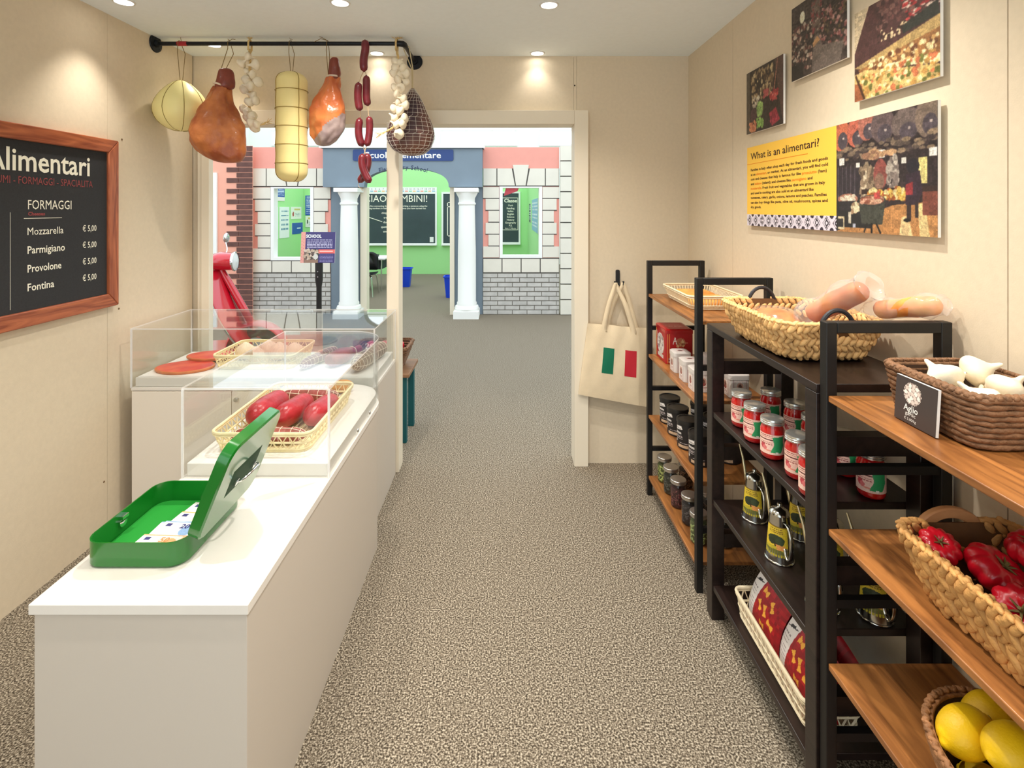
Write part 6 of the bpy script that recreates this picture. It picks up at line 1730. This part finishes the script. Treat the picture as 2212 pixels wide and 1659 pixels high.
a = MB(); a.pic(p, lambda u, v: (-.0004, .0518-.1036*u, .0005+.0913*v), M=SM); a.build('print', M_PRINT, t, smooth=0)
c = MB(); f_ = lambda x, y: SM @ Vector((-.0008, -x, y))
text(c, 'Aglio', f_, -.010, .026, .0135, width=.036, align='c', bold=.0002); text(c, 'garlic', f_, -.010, .0175, .0075, width=.026, align='c'); text(c, '€ 5.00/kg', f_, -.010, .0075, .0055, width=.030, align='c')
c.build('lettering', M_PURE, t, smooth=0)
# tomatoes
t = thing('plaited_basket', 'plaited seagrass basket with wooden handles, full of red ribbed tomatoes', 'basket', (.915, .825, LV[1]))
def cutW(x, y, z): return abs(y) > .20 and abs(x) < .055 and z > .07
lump_basket(t, .092, .175, .128, .225, .118, 6, .030, M_HYA2, .04, .05, seed=9, cut=cutW)
M_HWD = wood('tan_handle_wood', (178, 120, 74), (206, 150, 100), .5, (8, 8, 40), 1)
for sy in (-1, 1):
    a = MB(); n = 20
    out = [(.068*math.cos(PI*i/n), .095+.05*math.sin(PI*i/n)) for i in range(n+1)]; inn = [(.040*math.cos(PI*i/n), .098+.026*math.sin(PI*i/n)) for i in range(n+1)]
    vs = [(x, sy*.216, z) for x, z in out]+[(x, sy*.216, z) for x, z in inn]+[(x, sy*.230, z) for x, z in out]+[(x, sy*.230, z) for x, z in inn]; k = n+1; fs = []
    for i in range(n): fs += [(i, i+1, k+i+1, k+i), (2*k+i, 3*k+i, 3*k+i+1, 2*k+i+1), (i, 2*k+i, 2*k+i+1, i+1), (k+i, k+i+1, 3*k+i+1, 3*k+i)]
    fs += [(0, k, 3*k, 2*k), (n, 2*k+n, 3*k+n, k+n)]
    a.add(vs, fs); a.box(-.07, .07, min(sy*.216, sy*.230), max(sy*.216, sy*.230), .070, .098); a.build('wooden_handle', M_HWD, t, bevel=.003)
M_TOM = mat('red_tomato_skin', (198, 16, 36), .3, var=.35, scale=14, coat=.45)
t = thing('ribbed_tomato', 'large ribbed red tomato in front, nearest the aisle side of the basket', 'tomato', (.893, .865, LV[1]+.056), 0, 'ribbed tomatoes in the seagrass basket')
tp = sm_tab([(.010, .0005), (.004, .014), (.001, .030), (.008, .046), (.024, .053), (.040, .047), (.050, .032), (.050, .018), (.043, .006), (.041, .0005)], 30)
a = MB(); a.lathe([(max(.0004, r_), z) for z, r_ in tp], 60, rf=lambda q, z: 1-.12*abs(math.cos(5.5*q+.3*math.sin(2*q)))**4*(1 if z > .004 else .4), cap0=False, cap1=False); a.build('flesh', M_TOM, t, smooth=80)
a = MB()
for j in range(5): q = 2*PI*j/5; a.tube([(0, 0, .044), (.010*math.cos(q), .010*math.sin(q), .049), (.019*math.cos(q), .019*math.sin(q), .0515)], [.0028, .002, .0006], 5)
a.tube([(0, 0, .040), (.001, 0, .055)], .003, 6); a.build('stem', mat('brown_green_stem', (110, 96, 50), .7), t)
t.rotation_euler = (.15, -.75, .1)
t0 = t
for (x, y, z, rot, lb), sc in zip( ((.905, .965, .066, (.5, -.2, 1), 'ribbed tomato behind the front one, in the middle of the seagrass basket'), (.975, .955, .080, (-.3, .3, 2), 'ribbed tomato at the far right under the handle'), (.868, 1.005, .062, (.3, -.5, .5), 'ribbed tomato at the far left of the seagrass basket'), (.965, .845, .070, (.1, -.3, 2.4), 'ribbed tomato at the right, cut by the photo edge'), (.915, .765, .060, (.4, -.5, .2), 'ribbed tomato nearest the viewer in the seagrass basket'), (.985, .745, .058, (.2, .2, .2), 'ribbed tomato at the near right corner of the seagrass basket')), (.98, .86, .66, .84, .9, .84)):
    dup(t0, (x, y, LV[1]+z), rot=rot, label=lb, scale=sc)
for i, (x, y, lb) in enumerate(((.91, .91, 'lower ribbed tomato buried under the far tomatoes'), (.93, .80, 'lower ribbed tomato buried under the near tomatoes'))):
    dup(t0, (x, y, LV[1]+.010), rot=(.1, .1, i), label=lb, scale=.72)
# lemons
M_COIL2 = mat('brown_fibre_rope', (150, 104, 66), .65, var=.4, scale=60, bump=.4, bscale=150)
t = thing('rope_basket', 'round brown woven basket of lemons on the lowest visible shelf', 'basket', (.892, .850, LV[2]))
def ringL(f, z, d=0, n=48):
    rx, ry = .106+.036*f-d, .120+.038*f-d
    return [(rx*math.cos(2*PI*j/n), ry*math.sin(2*PI*j/n), z) for j in range(n)]
coil_basket(t, ringL, 12, .130, .0056, M_COIL2, seed=5)
M_LEM = mat('lemon_peel', (242, 196, 20), .42, var=.06, scale=20, bump=.12, bscale=260)
t = thing('lemon', 'lemon on top of the pile, at the left of the round basket', 'lemon', (.845, .865, LV[2]+.10), 0, 'lemons in the round basket')
lp = [(.0004, -.047), (.005, -.045), (.009, -.041), (.017, -.036), (.026, -.024), (.0305, -.008), (.0305, .008), (.026, .024), (.017, .035), (.009, .040), (.006, .044), (.0004, .0455)]
lpp = sm_tab([(z, r_) for r_, z in lp], 28)
a = MB(); a.lathe([(max(.0004, r_), z) for z, r_ in lpp], 28, cap0=False, cap1=False); a.build('fruit', M_LEM, t, smooth=80)
a = MB(); a.lathe([(.0035, .0445), (.003, .047), (.0004, .0475)], 8, cap0=False, cap1=False); a.build('stem_end', mat('lemon_stem_end', (150, 130, 50), .7), t)
t.rotation_euler = (.4, 1.25, .6); t.location = (.832, .930, .520); t.scale = (1.17,)*3
l0 = t
for (x, y, z, rot, lb) in ((.900, .955, .530, (.5, .35, 1.0), 'lemon standing up at the far left of the pile'), (.968, .935, .545, (.9, 1.2, .3), 'lemon at the far right of the pile, against the rim'), (.930, .880, .568, (.7, .5, 1.6), 'big lemon in the right middle of the pile'), (.858, .858, .556, (1.0, 1.4, 1.2), 'lemon in the middle of the pile toward the viewer'), (.822, .852, .500, (1.3, .3, .1), 'lemon against the left rim of the round basket'), (.930, .790, .556, (1.2, 1.2, 1.2), 'lemon at the near right of the round basket'), (.850, .780, .540, (.8, 1.3, 2.2), 'lemon at the near left of the round basket'), (.855, .90, .470, (1.4, .6, .2), 'lower lemon under the left lemons'), (.935, .90, .470, (1.4, .6, 1.9), 'lower lemon under the right lemons'), (.890, .80, .470, (1.2, 1.4, .9), 'lower lemon under the near lemons')):
    dup(l0, (x, y, z), rot=rot, label=lb, scale=rnd.uniform(1.12, 1.22))

# ---------------------------------------------------------------- fruit stand beyond the doorway
t = thing('fruit_stand', 'wooden topped fruit stand on teal legs just beyond the door post', 'stand', (-.82, 3.42, 0))
M_TEAL = mat('teal_paint', (20, 92, 98), .5)
for sx in (-.17, .17):
    for sy in (-.13, .13):
        a = MB(); a.box(sx-.02, sx+.02, sy-.02, sy+.02, 0, .425); a.build('leg', M_TEAL, t, bevel=.002)
a = MB(); a.box(-.2, .21, -.17, .17, .4255, .45); a.build('table_top', wood('brown_stand_wood', (120, 84, 58), (160, 118, 84), .5, (3, 20, 20)), t, bevel=.003)
t = thing('rope_basket', 'dark wicker basket of red fruit on the stand beyond the door post', 'basket', (-.81, 3.42, .4502))
coil_basket(t, lambda f, z, d=0: rrect(-.13-.05*f+d, .13+.05*f-d, -.10-.04*f+d, .10+.04*f-d, .04, z, 6), 9, .15, .009, M_COIL, seed=6)
t = thing('red_fruit', 'red fruit at the right side of the dark basket beyond the door post', 'fruit', (-.71, 3.37, .545), 0, 'red fruit in the dark basket')
a = MB(); a.lathe([(.0004, .004), (.02, 0), (.036, .012), (.040, .034), (.032, .056), (.012, .064), (.0004, .058)], 24, cap0=False, cap1=False); a.build('fruit_body', mat('bright_red_fruit', (214, 24, 50), .25, coat=.4), t, smooth=80)
a = MB(); a.tube([(0, 0, .058), (.002, 0, .072)], .002, 5); a.build('stem', mat('brown_green_stem', (110, 96, 50), .7), t)
f0 = t
for (x, y, z, lb) in ((-.79, 3.36, .545, 'red fruit in the near middle of the dark basket'), (-.87, 3.37, .545, 'red fruit at the left of the dark basket'), (-.72, 3.46, .545, 'red fruit at the far right of the dark basket'), (-.81, 3.46, .545, 'red fruit at the far middle of the dark basket'), (-.90, 3.46, .545, 'red fruit at the far left of the dark basket')):
    dup(f0, (x, y, z), label=lb)
for (x, y, lb) in ((-.76, 3.41, 'lower red fruit under the right fruit'), (-.86, 3.41, 'lower red fruit under the left fruit')):
    dup(f0, (x, y, .478), label=lb)

# ---------------------------------------------------------------- heaped goods settled against each other
SETTLED = {
    'lemon': (0.8278, 0.914, 0.5633),
    'lemon.001': (0.9007, 0.9505, 0.5465),
    'lemon.002': (0.9827, 0.9264, 0.5886),
    'lemon.003': (0.94, 0.8592, 0.5783),
    'lemon.004': (0.851, 0.8521, 0.5961),
    'lemon.005': (0.8156, 0.8381, 0.5093),
    'lemon.006': (0.9417, 0.7855, 0.5555),
    'lemon.007': (0.8545, 0.7704, 0.5597),
    'lemon.008': (0.8585, 0.8955, 0.471),
    'lemon.009': (0.942, 0.8848, 0.4923),
    'ribbed_tomato': (0.8895, 0.857, 0.7989),
    'ribbed_tomato.001': (0.9053, 0.9528, 0.8071),
    'ribbed_tomato.002': (0.9963, 0.9441, 0.8486),
    'ribbed_tomato.003': (0.851, 0.9994, 0.8318),
    'ribbed_tomato.005': (0.9047, 0.7657, 0.8029),
    'ribbed_tomato.006': (0.9706, 0.7693, 0.8343),
    'ribbed_tomato.007': (0.9103, 0.8972, 0.7548),
    'ribbed_tomato.008': (0.9295, 0.8007, 0.7548),
    'garlic_bulb': (0.9358, 1.1017, 1.1224),
    'garlic_bulb.042': (0.9823, 1.0916, 1.1458),
    'garlic_bulb.043': (0.8995, 1.0194, 1.1428),
    'garlic_bulb.044': (0.9764, 1.0068, 1.1278),
    'garlic_bulb.045': (0.9272, 0.9649, 1.1136),
    'garlic_bulb.046': (0.9061, 1.0491, 1.0719),
    'garlic_bulb.047': (0.9562, 0.9718, 1.0721),
    'garlic_bulb.048': (0.9732, 1.0324, 1.0721),
    'round_loaf': (0.8783, 1.6556, 1.0904),
    'baguette': (0.9213, 1.5338, 1.1817),
    'baguette.001': (1.0038, 1.3758, 1.2287),
    'netted_cheese.003': (-1.2012, 2.7114, 0.7029),
    'netted_cheese.004': (-1.1104, 2.6893, 0.7135),
}
for n_, l_ in SETTLED.items():
    bpy.data.objects[n_].location = l_
